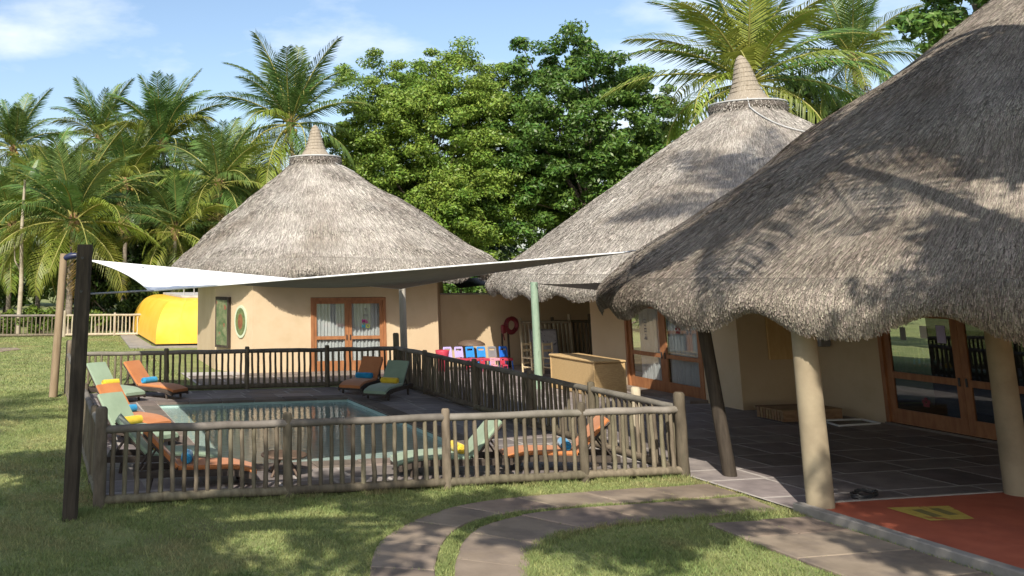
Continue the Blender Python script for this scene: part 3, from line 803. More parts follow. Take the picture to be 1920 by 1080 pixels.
def door_leaf(hut, p0, p1, z0, z1, out, zrail, glass='glass', handle_side=1, st=0.11, name='door', bottom=0.3, rail_t=.1):
    """one glazed leaf between plan points p0 and p1, 'out' = outward normal"""
    p0, p1 = Vector((*p0, 0)), Vector((*p1, 0)); u = (p1 - p0); Wd = u.length; u /= Wd; n = Vector((*out, 0)).normalized()
    def bx(b, s0, s1, za, zb_, o0, o1):
        q = [p0 + u * s0 + n * o0, p0 + u * s1 + n * o0, p0 + u * s1 + n * o1, p0 + u * s0 + n * o1]
        lo = [(v.x, v.y, za) for v in q]; hi = [(v.x, v.y, zb_) for v in q]
        if u.to_2d().cross(n.to_2d()) < 0: lo.reverse(); hi.reverse()
        b.loft([lo, hi], True, True, False)
    b = MB()
    bx(b, 0, st, z0, z1, -.05, 0); bx(b, Wd - st, Wd, z0, z1, -.05, 0)
    bx(b, st, Wd - st, z0, z0 + bottom, -.047, -.003); bx(b, st, Wd - st, zrail - rail_t / 2, zrail + rail_t / 2, -.047, -.003); bx(b, st, Wd - st, z1 - .1, z1, -.047, -.003)
    d = b.build(name, 'door_wood', hut)
    for za, zb_ in ((z0 + bottom, zrail - rail_t / 2), (zrail + rail_t / 2, z1 - .1)):
        b = MB(); bx(b, st, Wd - st, za, zb_, -.03, -.024); b.build('pane', glass, d)
    b = MB(); s = Wd - st * .5 if handle_side > 0 else st * .5
    bx(b, s - .018, s + .018, zrail - .07, zrail + .09, 0.001, .022); b.build('handle', 'black_metal', d)
    return d

def door_frame(hut, p0, p1, z0, z1, out, w=.09):
    p0, p1 = Vector((*p0, 0)), Vector((*p1, 0)); u = (p1 - p0); Wd = u.length; u /= Wd; n = Vector((*out, 0)).normalized()
    b = MB()
    def bx(s0, s1, za, zb_, o0=-.14, o1=.025):
        q = [p0 + u * s0 + n * o0, p0 + u * s1 + n * o0, p0 + u * s1 + n * o1, p0 + u * s0 + n * o1]
        lo = [(v.x, v.y, za) for v in q]; hi = [(v.x, v.y, zb_) for v in q]
        if u.to_2d().cross(n.to_2d()) < 0: lo.reverse(); hi.reverse()
        b.loft([lo, hi], True, True, False)
    bx(-w, 0, z0, z1 + w); bx(Wd, Wd + w, z0, z1 + w); bx(0, Wd, z1, z1 + w)
    return b.build('door_frame', 'door_wood', hut)

def curtain(p0, p1, z0, z1, back, label, amp=.026, seed=0, waves=9):
    p0, p1 = Vector((*p0, 0)), Vector((*p1, 0)); n = Vector((*back, 0)).normalized()
    rg = random.Random(seed); b = MB(); N = waves * 8
    row = []
    for k in range(N + 1):
        t = k / N
        row.append(p0 + (p1 - p0) * t + n * (amp * math.sin(t * waves * 2 * math.pi + rg.uniform(-.2, .2)) + amp * .4 * math.sin(t * 31)))
    b.loft([[(v.x, v.y, z0) for v in row], [(v.x + n.x * .01, v.y + n.y * .01, (z0 + z1) / 2) for v in row], [(v.x, v.y, z1) for v in row]], False, False, True)
    o = b.build('curtain', 'curtain')
    return tag(o, label, 'curtain', 'white curtains')

def text_mesh(s, size, m, parent, loc, rot, ext=.002):
    cu = bpy.data.curves.new('lettering', 'FONT'); cu.body = s; cu.size = size; cu.extrude = ext; cu.align_x = 'CENTER'; cu.offset = size * .02
    t = bpy.data.objects.new('lettering', cu); C.objects.link(t)
    bpy.context.view_layer.update()
    me = bpy.data.meshes.new_from_object(t.evaluated_get(bpy.context.evaluated_depsgraph_get()))
    bpy.data.objects.remove(t); bpy.data.curves.remove(cu)
    me.materials.clear(); me.materials.append(M[m])
    o = bpy.data.objects.new('lettering', me); C.objects.link(o)
    o.parent = parent
    g = ORG.get(parent.name, (0, 0, 0))
    o.location = Vector(loc) - Vector(g); o.rotation_euler = rot
    return o

# ---- hut 1: behind the pool
H1 = thing('thatched_hut', (9.3, 20.8, 0), 'round beige hut with pointed thatched roof behind the pool', 'hut', 'thatched huts')
YF = 16.45
DX0, DX1 = 7.62, 9.92
b = MB()
pts = [(5.68, YF), (4.85, 18.4), (4.95, 22.6), (6.6, 24.9), (9.3, 25.6), (12.0, 24.9), (13.1, 22.6), (12.9, 18.6), (11.78, YF)]
wall_quad(b, pts[0], (DX0 - .09, YF), 0, 2.95, .2, (0, 1)); wall_quad(b, (DX1 + .09, YF), pts[-1], 0, 2.95, .2, (0, 1)); wall_quad(b, (DX0 - .09, YF), (DX1 + .09, YF), 2.3, 2.95, .2, (0, 1))
for k in range(len(pts) - 1):
    a, c_ = pts[k], pts[k + 1]; mx, my = 9.2 - (a[0] + c_[0]) / 2, 20.8 - (a[1] + c_[1]) / 2
    wall_quad(b, a, c_, 0, 2.95, .2, (mx, my))
b.build('wall', 'plaster', H1)
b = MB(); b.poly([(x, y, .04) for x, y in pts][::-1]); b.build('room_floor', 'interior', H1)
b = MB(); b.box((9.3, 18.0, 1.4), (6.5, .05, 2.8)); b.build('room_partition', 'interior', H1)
b = MB(); b.prism([(5.2, 15.9), (12.2, 15.9), (11.9, YF + .02), (5.6, YF + .02)], 0.0, .06); b.build('plinth', 'coping', H1)
door_frame(H1, (DX0, YF), (DX1, YF), .06, 2.2, (0, -1))
mid = (DX0 + DX1) / 2
dl = door_leaf(H1, (DX0, YF + .03), (mid - .004, YF + .03), .06, 2.2, (0, -1), 1.06, handle_side=1)
dr = door_leaf(H1, (mid + .004, YF + .03), (DX1, YF + .03), .06, 2.2, (0, -1), 1.06, handle_side=-1)
curtain((DX0 + .05, YF + .115), (mid - .1, YF + .115), .1, 2.2, (0, 1), 'white curtain behind the left door leaf of the hut behind the pool', seed=1)
curtain((mid + .05, YF + .115), (DX1 - .02, YF + .115), .1, 2.2, (0, 1), 'white curtain behind the lettered right door leaf of the hut behind the pool', seed=2)
text_mesh('Ma', .17, 'p_magenta', dr, (9.32, YF + .045, 1.50), (math.pi / 2, 0, 0))
text_mesh('M', .15, 'p_cyan', dr, (9.27, YF + .045, 1.35), (math.pi / 2, 0, 0)); text_mesh('O', .16, 'p_lime', dr, (9.42, YF + .045, 1.35), (math.pi / 2, 0, 0))
text_mesh('Ti', .13, 'p_grey', dr, (9.36, YF + .045, 1.86), (math.pi / 2, 0, 0)); text_mesh('mo', .12, 'p_grey', dr, (9.36, YF + .045, 1.71), (math.pi / 2, 0, 0))
roof1, P1 = thatch_roof(H1, (9.42, 20.5), 5.74, 2.93, 6.95, .82, .10, (-.55, 0), 19, 2.5, 185000, 21, scal=.13, notch=4.32, straw_w=.016, straw_l=(.16, .42), lift=.014)
finial(H1, roof1, (8.87, 20.5), 6.95, .82, 1.22, 1)
# pictures on the left wall of hut 1
ln = Vector((4.85 - 5.68, 18.4 - YF, 0)); lnu = ln.normalized(); lo_ = Vector((lnu.y, -lnu.x, 0)) * -1
if lo_.x > 0: lo_ = -lo_
def on_left(s, z, o): 
    q = Vector((5.68, YF, 0)) + lnu * s + lo_ * o; return Vector((q.x, q.y, z))
pl = thing('oval_picture', on_left(.55, 1.0, 0), 'oval picture with pale rim on the left wall of the hut behind the pool', 'picture')
def oval(b, s, z, rs, rz, o0, o1, n=28):
    A = [on_left(s + rs * math.cos(2 * math.pi * k / n), z + rz * math.sin(2 * math.pi * k / n), o0) for k in range(n)]
    B = [on_left(s + rs * math.cos(2 * math.pi * k / n), z + rz * math.sin(2 * math.pi * k / n), o1) for k in range(n)]
    b.loft([A, B], True, True, False)
b = MB(); oval(b, .62, 1.56, .33, .5, .004, .04); b.build('rim', mat('picture_rim', (.45, .52, .36), (.55, .6, .45), 6, rough=.7), pl)
b = MB(); oval(b, .62, 1.56, .27, .42, .041, .045); b.build('green_band', mat('picture_green', (.06, .10, .04), (.2, .22, .09), 9, rough=.7), pl)
b = MB(); oval(b, .62, 1.56, .13, .24, .046, .049); b.build('red_centre', mat('picture_red', (.16, .05, .03), (.26, .13, .05), 9, rough=.7), pl)
gp = thing('wall_picture', on_left(1.5, .9, 0), 'tall dark-framed green picture on the left wall of the hut behind the pool', 'picture')
b = MB()
A = [on_left(1.2, .72, .01), on_left(1.95, .72, .01), on_left(1.95, 2.3, .01), on_left(1.2, 2.3, .01)]
B = [q + lo_ * .1 for q in A]; b.loft([A, B], True, True, False); b.build('frame', 'dark_post', gp)
b = MB(); b.poly([on_left(1.27, .8, .113), on_left(1.88, .8, .113), on_left(1.88, 2.2, .113), on_left(1.27, 2.2, .113)])
b.build('canvas', mat('picture_canvas', (.04, .09, .03), (.22, .22, .12), 5, rough=.7, c3=(.25, .08, .05), c3scale=4, c3lo=.6, c3hi=.65), gp)
# rope from collar
b = MB(); b.tube([Vector(P1(5.2 + .35 * k / 8, .99 - .13 * k / 8)) + Vector((0, -.01, .04 + (.1 if k == 0 else 0))) for k in range(9)], .014, 5); b.build('rope', 'white_pipe', roof1)

# ---- hut 2: to the right, behind the chest
H2 = thing('thatched_hut', (20.5, 12.2, 0), 'beige hut with wide thatched cone roof, half hidden by the nearest roof', 'hut', 'thatched huts')
roof2, P2 = thatch_roof(H2, (20.84, 12.48), 8.42, 2.46, 8.08, 1.0, 0.0, (0, 0), 31, 2.0, 230000, 33, scal=.11, notch=3.17, straw_w=.013, straw_l=(.14, .36), lift=.013, phi_rng=(1.7, 5.2))
finial(H2, roof2, (20.84, 12.48), 8.08, 1.0, 1.6, 1, lean=-.1)
b = MB(); b.tube([Vector(P2(4.05 + .62 * (k / 10) ** 1.3, .995 - .2 * k / 10)) + Vector((-.02, -.02, .05 + (.22 if k == 0 else 0))) for k in range(11)], .02, 6); b.build('rope', 'white_pipe', roof2)
XW2 = 14.8
b = MB()
D1a, D1b = 7.47, 10.52
wall_quad(b, (XW2, 6.08), (XW2, D1a - .09), 0, 3.1, .2, (1, 0)); wall_quad(b, (XW2, D1b + .09), (XW2, 12.35), 0, 3.1, .2, (1, 0)); wall_quad(b, (XW2, D1a - .09), (XW2, D1b + .09), 2.35, 3.1, .2, (1, 0))
wall_quad(b, (XW2 + .2, 6.08), (16.35, 6.08), 0, 3.1, .2, (0, 1))
wall_quad(b, (XW2 + .2, 12.35), (18.5, 16.9), 0, 3.1, .2, (1, -1))
b.build('wall', 'plaster', H2)
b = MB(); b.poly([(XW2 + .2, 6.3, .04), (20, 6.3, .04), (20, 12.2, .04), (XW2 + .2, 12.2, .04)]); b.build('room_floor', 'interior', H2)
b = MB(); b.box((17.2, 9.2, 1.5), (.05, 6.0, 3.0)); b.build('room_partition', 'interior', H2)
door_frame(H2, (XW2, D1b), (XW2, D1a), .05, 2.25, (-1, 0))
m1 = (D1a + D1b) / 2
e1 = door_leaf(H2, (XW2 + .03, D1b), (XW2 + .03, m1 + .004), .05, 2.25, (-1, 0), .98, handle_side=1, st=.13)
e2 = door_leaf(H2, (XW2 + .03, m1 - .004), (XW2 + .03, D1a), .05, 2.25, (-1, 0), .98, handle_side=-1, st=.13)
curtain((XW2 + .15, D1b - .35), (XW2 + .15, m1 + .1), .1, 2.2, (1, 0), 'white curtain behind the left leaf of the terrace door near the wicker chest', seed=3, waves=12)
curtain((XW2 + .15, m1 - .1), (XW2 + .15, D1a + .05), .1, 2.2, (1, 0), 'white curtain behind the right leaf of the terrace door beside the leaning dark pole', seed=4, waves=12)
# small etched figure on the upper left pane
b = MB()
for z, w_ in ((1.85, .05), (1.78, .03), (1.70, .03), (1.62, .05), (1.55, .04), (1.47, .02), (1.40, .04), (1.36, .07)):
    b.box((XW2 + .048, 9.75, z), (.004, w_ * 2, .035))
b.build('pane_sticker', 'p_grey', e1)
b = MB()
for k in range(5):
    a = k * 1.2566 + .3
    b.box((XW2 + .048, 8.35 + .07 * math.cos(a), 1.66 + .07 * math.sin(a)), (.004, .08, .06))
b.build('pane_sticker', 'p_dark_red', e2)
b = MB(); b.box((XW2 - .25, 9.0, .05), (.5, 3.4, .1), bev=.01); b.build('door_step', 'coping', H2)

# ---- hut 3: the big roof nearest the camera
H3 = thing('thatched_hut', (17.5, -0.9, 0), 'nearest hut with huge thatched roof on thick plaster pillars, at the right edge', 'hut', 'thatched huts')
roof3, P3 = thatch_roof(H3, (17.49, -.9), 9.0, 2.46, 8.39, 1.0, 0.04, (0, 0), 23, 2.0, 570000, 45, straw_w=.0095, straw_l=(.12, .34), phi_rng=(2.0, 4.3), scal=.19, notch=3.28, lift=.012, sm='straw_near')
finial(H3, roof3, (17.49, -.9), 8.39, 1.0, 1.6, 1)
XW3 = 16.38
b = MB()
D2a, D2b = .05, 3.62
wall_quad(b, (XW3, D2b + .09), (XW3, 6.07), 0, 4.0, .2, (1, 0)); wall_quad(b, (XW3, -3.6), (XW3, D2a - .09), 0, 4.0, .2, (1, 0)); wall_quad(b, (XW3, D2a - .09), (XW3, D2b + .09), 2.4, 4.0, .2, (1, 0))
wall_quad(b, (XW3 + .2, -3.6), (23, -3.6), 0, 3.6, .2, (0, 1)); wall_quad(b, (23, -3.6), (23, 6.0), 0, 3.6, .2, (-1, 0))
b.build('wall', 'plaster', H3)
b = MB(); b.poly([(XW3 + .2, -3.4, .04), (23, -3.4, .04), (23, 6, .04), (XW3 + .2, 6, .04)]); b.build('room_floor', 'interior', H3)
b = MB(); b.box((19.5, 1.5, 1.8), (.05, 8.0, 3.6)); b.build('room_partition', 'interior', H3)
door_frame(H3, (XW3, D2b), (XW3, D2a), .05, 2.3, (-1, 0))
m2 = (D2a + D2b) / 2
f1 = door_leaf(H3, (XW3 + .03, D2b), (XW3 + .03, m2 + .004), .05, 2.3, (-1, 0), 1.02, glass='glass_dark', handle_side=1, st=.15, rail_t=.13)
f2 = door_leaf(H3, (XW3 + .03, m2 - .004), (XW3 + .03, D2a), .05, 2.3, (-1, 0), 1.02, glass='glass_dark', handle_side=-1, st=.15, rail_t=.13)
b = MB(); b.box((XW3 - .06, 1.8, .025), (.12, 3.7, .09)); b.build('door_step', 'coping', H3)
for (yy, zz, w_, h_, mm) in ((2.62, 1.92, .16, .24, 'p_white'), (2.22, 1.9, .2, .34, 'p_lilac'), (3.12, 1.86, .14, .26, 'p_grey')):
    b = MB(); b.box((XW3 + .048, yy, zz), (.004, w_, h_)); b.build('paper_notice', mm, f1)
b = MB()
for k in range(5):
    a = k * 1.2566 + .3
    b.box((XW3 + .048, 2.75 + .06 * math.cos(a), .55 + .06 * math.sin(a)), (.004, .07, .07))
b.build('pane_sticker', 'p_dark_red', f1)
# pillars
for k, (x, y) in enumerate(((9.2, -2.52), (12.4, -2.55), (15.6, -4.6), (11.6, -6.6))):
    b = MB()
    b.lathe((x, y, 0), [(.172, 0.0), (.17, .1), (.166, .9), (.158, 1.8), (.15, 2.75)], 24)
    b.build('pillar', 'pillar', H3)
# notice board on the return wall and small dark speaker box
nb = thing('notice_board', (16.2, 6.05, 1.2), 'pale wooden board hanging on the wall beside the nearest plaster pillar', 'board')
b = MB(); b.box((15.93, 6.04, 1.72), (.74, .05, 1.2), bev=.01); b.build('panel', 'board_wood', nb)
b = MB(); b.box((16.33, 6.035, 1.75), (.05, .08, 1.4)); b.build('edge_strip', 'dark_post', nb)
ac = thing('wall_box', (16.3, 5.3, 1.5), 'dark appliance box on the wall behind the nearest pillar', 'box')
b = MB(); b.box((16.22, 5.35, 1.65), (.30, .7, .36), bev=.03); b.build('casing', 'p_grey', ac)
for k in range(4):
    b = MB(); b.box((16.062, 5.35, 1.55 + k * .06), (.012, .56, .02)); b.build('grille_slat', 'black_metal', ac)

# ---- courtyard wall between the huts and grey canopy behind it
cw = thing('courtyard_wall', (14.5, 17.5, 0), 'plain beige wall closing the courtyard between the two farther huts', 'wall')
b = MB(); wall_quad(b, (11.6, 17.45), (18.6, 17.45), 0, 2.33, .2, (0, 1)); b.build('wall_face', 'plaster', cw)
b = MB(); b.box((15.3, 17.53, 2.365), (7.0, .3, .05), bev=.01); b.build('wall_cap', 'concrete', cw)
cn = thing('grey_canopy', (15, 19.5, 0), 'dark grey canopy sheet behind the courtyard wall', 'canopy')
b = MB()
N = 8
rows = []
for i in range(N + 1):
    s = i / N
    rows.append([(13.5 + 4.2 * t + .5 * s, 18.6 + 2.4 * s, 2.52 + .42 * t * (1 - s) + .34 * s - .15 * math.sin(math.pi * t) * math.sin(math.pi * s)) for t in (k / N for k in range(N + 1))])
b.loft(rows, False, False, True); b.build('sheet', 'sail_grey', cn)
for x, y, z in ((13.55, 18.6, 2.5), (17.7, 18.6, 2.9)):
    b = MB(); b.tube([(x, y, 0), (x, y, z)], .05, 8); b.build('support', 'grey_post', cn)

# ------------------------------------------------------------------ shade sail and its posts
def post(name, base, top, r, m, label, square=False, cat='post'):
    t = thing(name, base, label, cat)
    b = MB()
    base, top = Vector(base), Vector(top)
    if square:
        k = 9; rings = []
        rg = random.Random(label)
        for i in range(k + 1):
            c = base + (top - base) * i / k; rr = r * rg.uniform(.97, 1.03)
            q = [(1, -.55), (1, .55), (.55, 1), (-.55, 1), (-1, .55), (-1, -.55), (-.55, -1), (.55, -1)]
            rings.append([(c.x + x * rr, c.y + y * rr, c.z) for x, y in q])
        b.loft(rings, True, True, False)
    else:
        k = 8
        b.tube([base + (top - base) * i / k for i in range(k + 1)], [r * (1.04 - .09 * i / k) for i in range(k + 1)], 12)
    b.build('shaft', m, t)
    return t
fp = post('sail_post', (-.41, -.59, 0), (-.33, -.50, 3.48), .1, 'dark_post', 'thick dark timber post at the near left corner of the pool', True)
for z in (3.3, 2.86):
    b = MB(); b.tube([(-.37, -.64, z), (-.35, -.40, z)], .02, 6); b.build('bolt', 'black_metal', fp)
bp_ = post('sail_post', (-.36, 12.3, 0), (-.22, 12.5, 3.56), .105, 'tan_post', 'tan round timber post on the lawn at the far left corner of the pool')
b = MB(); b.tube([(-.2, 12.45, 3.45), (-.05, 12.35, 3.5), (.1, 12.3, 3.52)], [.07, .09, .06], 8); b.build('strap', 'p_navy', bp_)
cp = post('sail_post', (9.32, 13.05, 0), (9.3, 13.05, 2.85), .1, 'grey_post', 'pale grey timber post in front of the farther hut, right of its door')
gp_ = post('sail_post', (12.3, 10.9, 0), (12.3, 10.9, 2.82), .105, 'green_post', 'green painted round post beside the wicker chest')
dp = post('roof_pole', (9.60, -.22, 0), (9.40, -.02, 2.95), .1, 'dark_post', 'leaning dark round pole on the terrace under the nearest eave', cat='pole')
A = Vector((.38, 12.2, 3.40)); Bc = Vector((8.75, .85, 3.44)); Cc = Vector((9.2, 12.95, 2.62)); Dc = Vector((.58, -.3, 2.86))
sail = thing('shade_sail', (4.5, 6, 3), 'large white shade sail stretched over the pool', 'shade sail')
def sailpt(u, v):
    # u along D->B / A->C, v from near edge to far edge
    p = Dc * (1 - u) * (1 - v) + Bc * u * (1 - v) + Cc * u * v + A * (1 - u) * v
    ctr = (A + Bc + Cc + Dc) / 4
    # edges curve inwards
    pull = .34 * (4 * u * (1 - u) * ((1 - v) ** 3 * .15 + v ** 3)) ; p = p + Vector((0, pull * (1 if v < .5 else -1) * 1.0, 0))
    pull2 = .22 * 4 * v * (1 - v); p = p + Vector((pull2 * ((1 - u) ** 3 - u ** 3) * .9, 0, 0))
    p.z -= .30 * math.sin(math.pi * u) * math.sin(math.pi * v)
    return p
b = MB(); N = 28
b.loft([[sailpt(i / N, j / N) for i in range(N + 1)] for j in range(N + 1)], False, False, True)
b.build('canopy', 'sail', sail)
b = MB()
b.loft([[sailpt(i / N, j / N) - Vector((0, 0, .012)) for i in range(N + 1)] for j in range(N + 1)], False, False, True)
b.build('lining', 'sail_lining', sail)  # added dark sheet, its colour stands in for shade beneath the sail
for edge in ([sailpt(i / N, 0) for i in range(N + 1)], [sailpt(i / N, 1) for i in range(N + 1)], [sailpt(0, i / N) for i in range(N + 1)], [sailpt(1, i / N) for i in range(N + 1)]):
    b = MB(); b.tube([p - Vector((0, 0, .004)) for p in edge], .014, 5); b.build('hem', 'sail', sail)
for a, c_ in ((A, (-.2, 12.45, 3.45)), (Dc, (-.34, -.5, 2.82)), (Bc, (10.0, 2.5, 3.5)), (Cc, (9.3, 13.05, 2.66))):
    b = MB(); b.tube([a, c_], .014, 5); b.build('cable', 'p_grey', sail)
for u_ in (.2, .4, .6, .8):
    b = MB(); b.tube([sailpt(u_, j / N) + Vector((0, 0, .003)) for j in range(N + 1)], .007, 4); b.build('seam', 'sail', sail)
for q in (A, Bc, Cc, Dc):
    b = MB(); b.tube([q + Vector((.05 * math.cos(a_ * .7), .05 * math.sin(a_ * .7), 0)) for a_ in range(10)], .012, 5); b.build('corner_ring', 'steel', sail)
b = MB(); q = sailpt(.13, .85); b.box(q + Vector((0, 0, .01)), (.07, .07, .015)); b.build('eyelet', 'black_metal', sail)
s2 = thing('shade_sail', (11.5, 7, 2.8), 'dark thin shade sail tied to the green post, running behind the nearest roof', 'shade sail')
b = MB(); Gt = Vector((12.3, 10.9, 2.78)); E1 = Vector((11.0, 3.6, 2.98)); E2 = Vector((12.6, 4.2, 2.62))
rows = []
for j in range(9):
    t = j / 8
    p, q = Gt + (E1 - Gt) * t, Gt + (E2 - Gt) * t
    rows.append([p + (q - p) * k / 4 - Vector((0, 0, .05 * math.sin(math.pi * t))) for k in range(5)])
b.loft(rows, False, False, True); b.build('canopy', 'sail_grey', s2)

# ------------------------------------------------------------------ loungers and towels
def lounger_meshes(col):
    out = {}
    Ls, Wd, hs, back, ang = 1.12, .60, .27, .70, R(47)
    b = MB()
    # side rails with gentle arc at the foot
    for s in (-1, 1):
        pts = []
        for k in range(9):
            x = -.02 + (1.78) * k / 8
            z = hs - .05 - (.07 * max(0, 1 - x / .45) ** 2)
            pts.append((x, z))
        top = [(x, s * Wd / 2, z + .035) for x, z in pts]; bot = [(x, s * Wd / 2, z - .055) for x, z in pts]
        rings = [[(x, s * Wd / 2 - .025, z - .055), (x, s * Wd / 2 + .025, z - .055), (x, s * Wd / 2 + .025, z + .035), (x, s * Wd / 2 - .025, z + .035)] for x, z in pts]
        b.loft(rings, True, True, False)
    for x in (0.0, .5, 1.1, 1.74):
        z = hs - .05 - (.07 * max(0, 1 - x / .45) ** 2)
        b.box((x, 0, z - .01), (.05, Wd - .05, .05))
    out['frame'] = wmesh(b, 'frame', 'frame_wood')
    b = MB(); b.tube([(0, 0, hs - .07), (-.04, 0, 0)], [.034, .028], 6); out['leg'] = wmesh(b, 'leg', 'frame_wood')
    def slab(P, T, w, nseg):
        b = MB(); rings = []
        for (x, z), (nx_, nz_) in zip(P, T):
            y = w / 2; h = .032
            sec = [(-y, -h), (y, -h), (y + .012, 0), (y, h), (0, h + .006), (-y, h), (-y - .012, 0)]
            rings.append([(x + nx_ * dz, dy, z + nz_ * dz) for dy, dz in sec])
        b.loft(rings, True, True, False); return b
    P = []; T = []
    for k in range(9):
        x = -.03 + (Ls + .03) * k / 8; z = hs + .012 - (.075 * max(0, 1 - x / .45) ** 2); P.append((x, z)); T.append((0, 1))
    out['seat_cushion'] = wmesh(slab(P, T, Wd - .04, 9), 'seat_cushion', col)
    P = []; T = []
    for k in range(6):
        s = back * k / 5; P.append((Ls + .02 + math.cos(ang) * s, hs + .02 + math.sin(ang) * s)); T.append((-math.sin(ang), math.cos(ang)))
    out['back_cushion'] = wmesh(slab(P, T, Wd - .04, 6), 'back_cushion', col)
    b = MB()
    ca, sa = math.cos(ang), math.sin(ang)
    for s in (-1, 1):
        q = [(Ls + ca * t + sa * .045, s * (Wd / 2 - .03), hs - .02 + sa * t - ca * .01) for t in (0, back)]
        b.tube(q, .024, 6)
    for t in (.05, .35, .68):
        b.box((Ls + ca * t + sa * .045, 0, hs - .02 + sa * t - ca * .01), (.04, Wd - .08, .03), Matrix.Rotation(-ang, 3, 'Y'))
    out['back_frame'] = wmesh(b, 'back_frame', 'frame_wood')
    b = MB()
    b.tube([(Ls + ca * .42 + sa * .05, 0, hs + sa * .42 - .04), (1.68, 0, hs - .06)], .016, 5)
    out['back_prop'] = wmesh(b, 'back_prop', 'frame_wood')
    return out
LM = {'green': lounger_meshes('cush_green'), 'orange': lounger_meshes('cush_orange')}
def towel_mesh(m):
    b = MB(); n = 14; Lw = .44; rr = .075
    rings = []
    for y, k in ((-Lw / 2, .72), (-Lw / 2 + .015, .93), (-Lw / 2 + .06, 1), (-.05, 1.03), (.07, .98), (Lw / 2 - .06, 1.02), (Lw / 2 - .015, .93), (Lw / 2, .72)):
        rings.append([(rr * k * math.cos(2 * math.pi * j / n) * 1.12, y, rr * k * math.sin(2 * math.pi * j / n) + rr) for j in range(n)])
    b.loft(rings, True, True, True)
    # loose outer flap and rolled ends
    fl = [(rr * 1.16 * math.cos(t), rr * 1.05 * math.sin(t) + rr) for t in (2.0, 2.4, 2.8, 3.2, 3.6, 4.0)]
    b.loft([[(x * 1.04, y, z) for x, z in fl] for y in (-Lw / 2 + .02, 0, Lw / 2 - .02)], False, False, True)
    sp_ = []
    for s in (-1, 1):
        pts = [((.02 + .045 * k / 26) * math.cos(k * .55) * 1.1, s * (Lw / 2 + .002), rr + (.02 + .045 * k / 26) * math.sin(k * .55)) for k in range(27)]
        b.tube(pts, .008, 4)
    return wmesh(b, 'towel', m)
TM = {'blue': towel_mesh('towel_blue'), 'yellow': towel_mesh('towel_yellow')}
LOUNG = [  # colour, foot, head, description, towel
    ('green', (1.52, 10.62), (.55, 12.15), 'green sun lounger in the far left corner, left of the orange one', 'yellow', 'rolled yellow towel on the green lounger in the far left corner'),
    ('orange', (2.66, 11.05), (1.48, 12.35), 'orange sun lounger in the far left corner, against the back fence', 'blue', 'rolled blue towel on the orange lounger at the back fence far left'),
    ('orange', (1.50, 5.72), (.50, 7.2), 'orange sun lounger halfway along the left fence, behind a green one', 'blue', 'rolled blue towel on the orange lounger halfway along the left fence'),
    ('green', (1.42, 4.15), (.42, 5.65), 'green sun lounger by the left fence, its back just above the near left corner post', 'yellow', 'rolled yellow towel just right of the near left fence post'),
    ('green', (2.02, 2.12), (.36, 2.40), 'green sun lounger behind the near orange one in the front left corner', 'yellow', 'rolled yellow towel on the green lounger hidden behind the front left balusters'),
    ('orange', (2.32, .98), (.62, 1.12), 'orange sun lounger nearest the camera in the front left corner, seen between balusters', 'blue', 'rolled blue towel on the orange lounger in the front left corner'),
    ('green', (4.62, 1.05), (6.28, .82), 'green sun lounger along the front fence with its back raised to the right', 'yellow', 'rolled yellow towel on the green lounger along the front fence'),
    ('orange', (6.46, 1.12), (8.02, .62), 'orange sun lounger in the front right corner of the pool fence', 'blue', 'rolled blue towel on the orange lounger in the front right corner'),
    ('orange', (7.0, 10.85), (8.16, 12.2), 'orange sun lounger in the far right corner, at the back fence', 'blue', 'rolled blue towel on the orange lounger in the far right corner'),
    ('green', (7.22, 9.55), (8.42, 10.9), 'green sun lounger near the far right corner, in front of the orange one', 'yellow', 'rolled yellow towel on the green lounger near the far right corner'),
]
for col, F, Hd, lab, tw, tlab in LOUNG:
    d = Vector((Hd[0] - F[0], Hd[1] - F[1])); rz = math.atan2(d.y, d.x)
    t = thing('sun_lounger', (F[0], F[1], .03), lab, 'sun lounger', 'sun loungers around the pool', rz)
    for nme in ('frame', 'seat_cushion', 'back_cushion', 'back_frame'):
        inst(nme, LM[col][nme], t, (0, 0, 0))
    for s in (-1, 1):
        inst('back_prop', LM[col]['back_prop'], t, (0, s * .2, 0))
    for x in (.22, 1.5):
        for s in (-1, 1):
            inst('leg', LM[col]['leg'], t, (x, s * .27, 0), (0, 0, 0 if x < 1 else math.pi))
    q = Vector((F[0], F[1], .03)) + Matrix.Rotation(rz, 3, 'Z') @ Vector((.98, random.uniform(-.03, .03), .31))
    o = bpy.data.objects.new('rolled_towel', TM[tw]); o.location = q; o.rotation_euler = (0, 0, rz + random.uniform(-.12, .12)); C.objects.link(o)
    tag(o, tlab, 'towel', 'rolled towels on the loungers')

# low round table
t = thing('round_table', (2.92, 1.42, .03), 'low dark round table behind the front fence, between the loungers', 'table')
b = MB(); b.lathe((2.92, 1.42, 0), [(.33, .30), (.36, .31), (.36, .335), (.33, .345)], 28); b.build('table_top', 'table_wood', t)
for k in range(4):
    a = k * math.pi / 2 + .6
    b = MB(); b.tube([(2.92 + .06 * math.cos(a), 1.42 + .06 * math.sin(a), .31), (2.92 + .29 * math.cos(a), 1.42 + .29 * math.sin(a), .03)], .022, 6); b.build('leg', 'table_wood', t)

# ------------------------------------------------------------------ courtyard things
t = thing('wicker_chest', (13.2, 10.0, .03), 'large wicker storage chest beside the terrace door', 'chest')
b = MB(); b.box((13.2, 9.98, .44), (.86, 2.18, .82), bev=.02); b.build('body', 'wicker', t)
b = MB(); b.box((13.2, 9.98, .885), (.93, 2.26, .06), bev=.018); b.build('lid', 'wicker', t)
for y in (8.9, 11.06):
    for x in (12.78, 13.62):
        b = MB(); b.box((x, y, .44), (.05, .05, .83), bev=.01); b.build('corner_post', 'wicker', t)

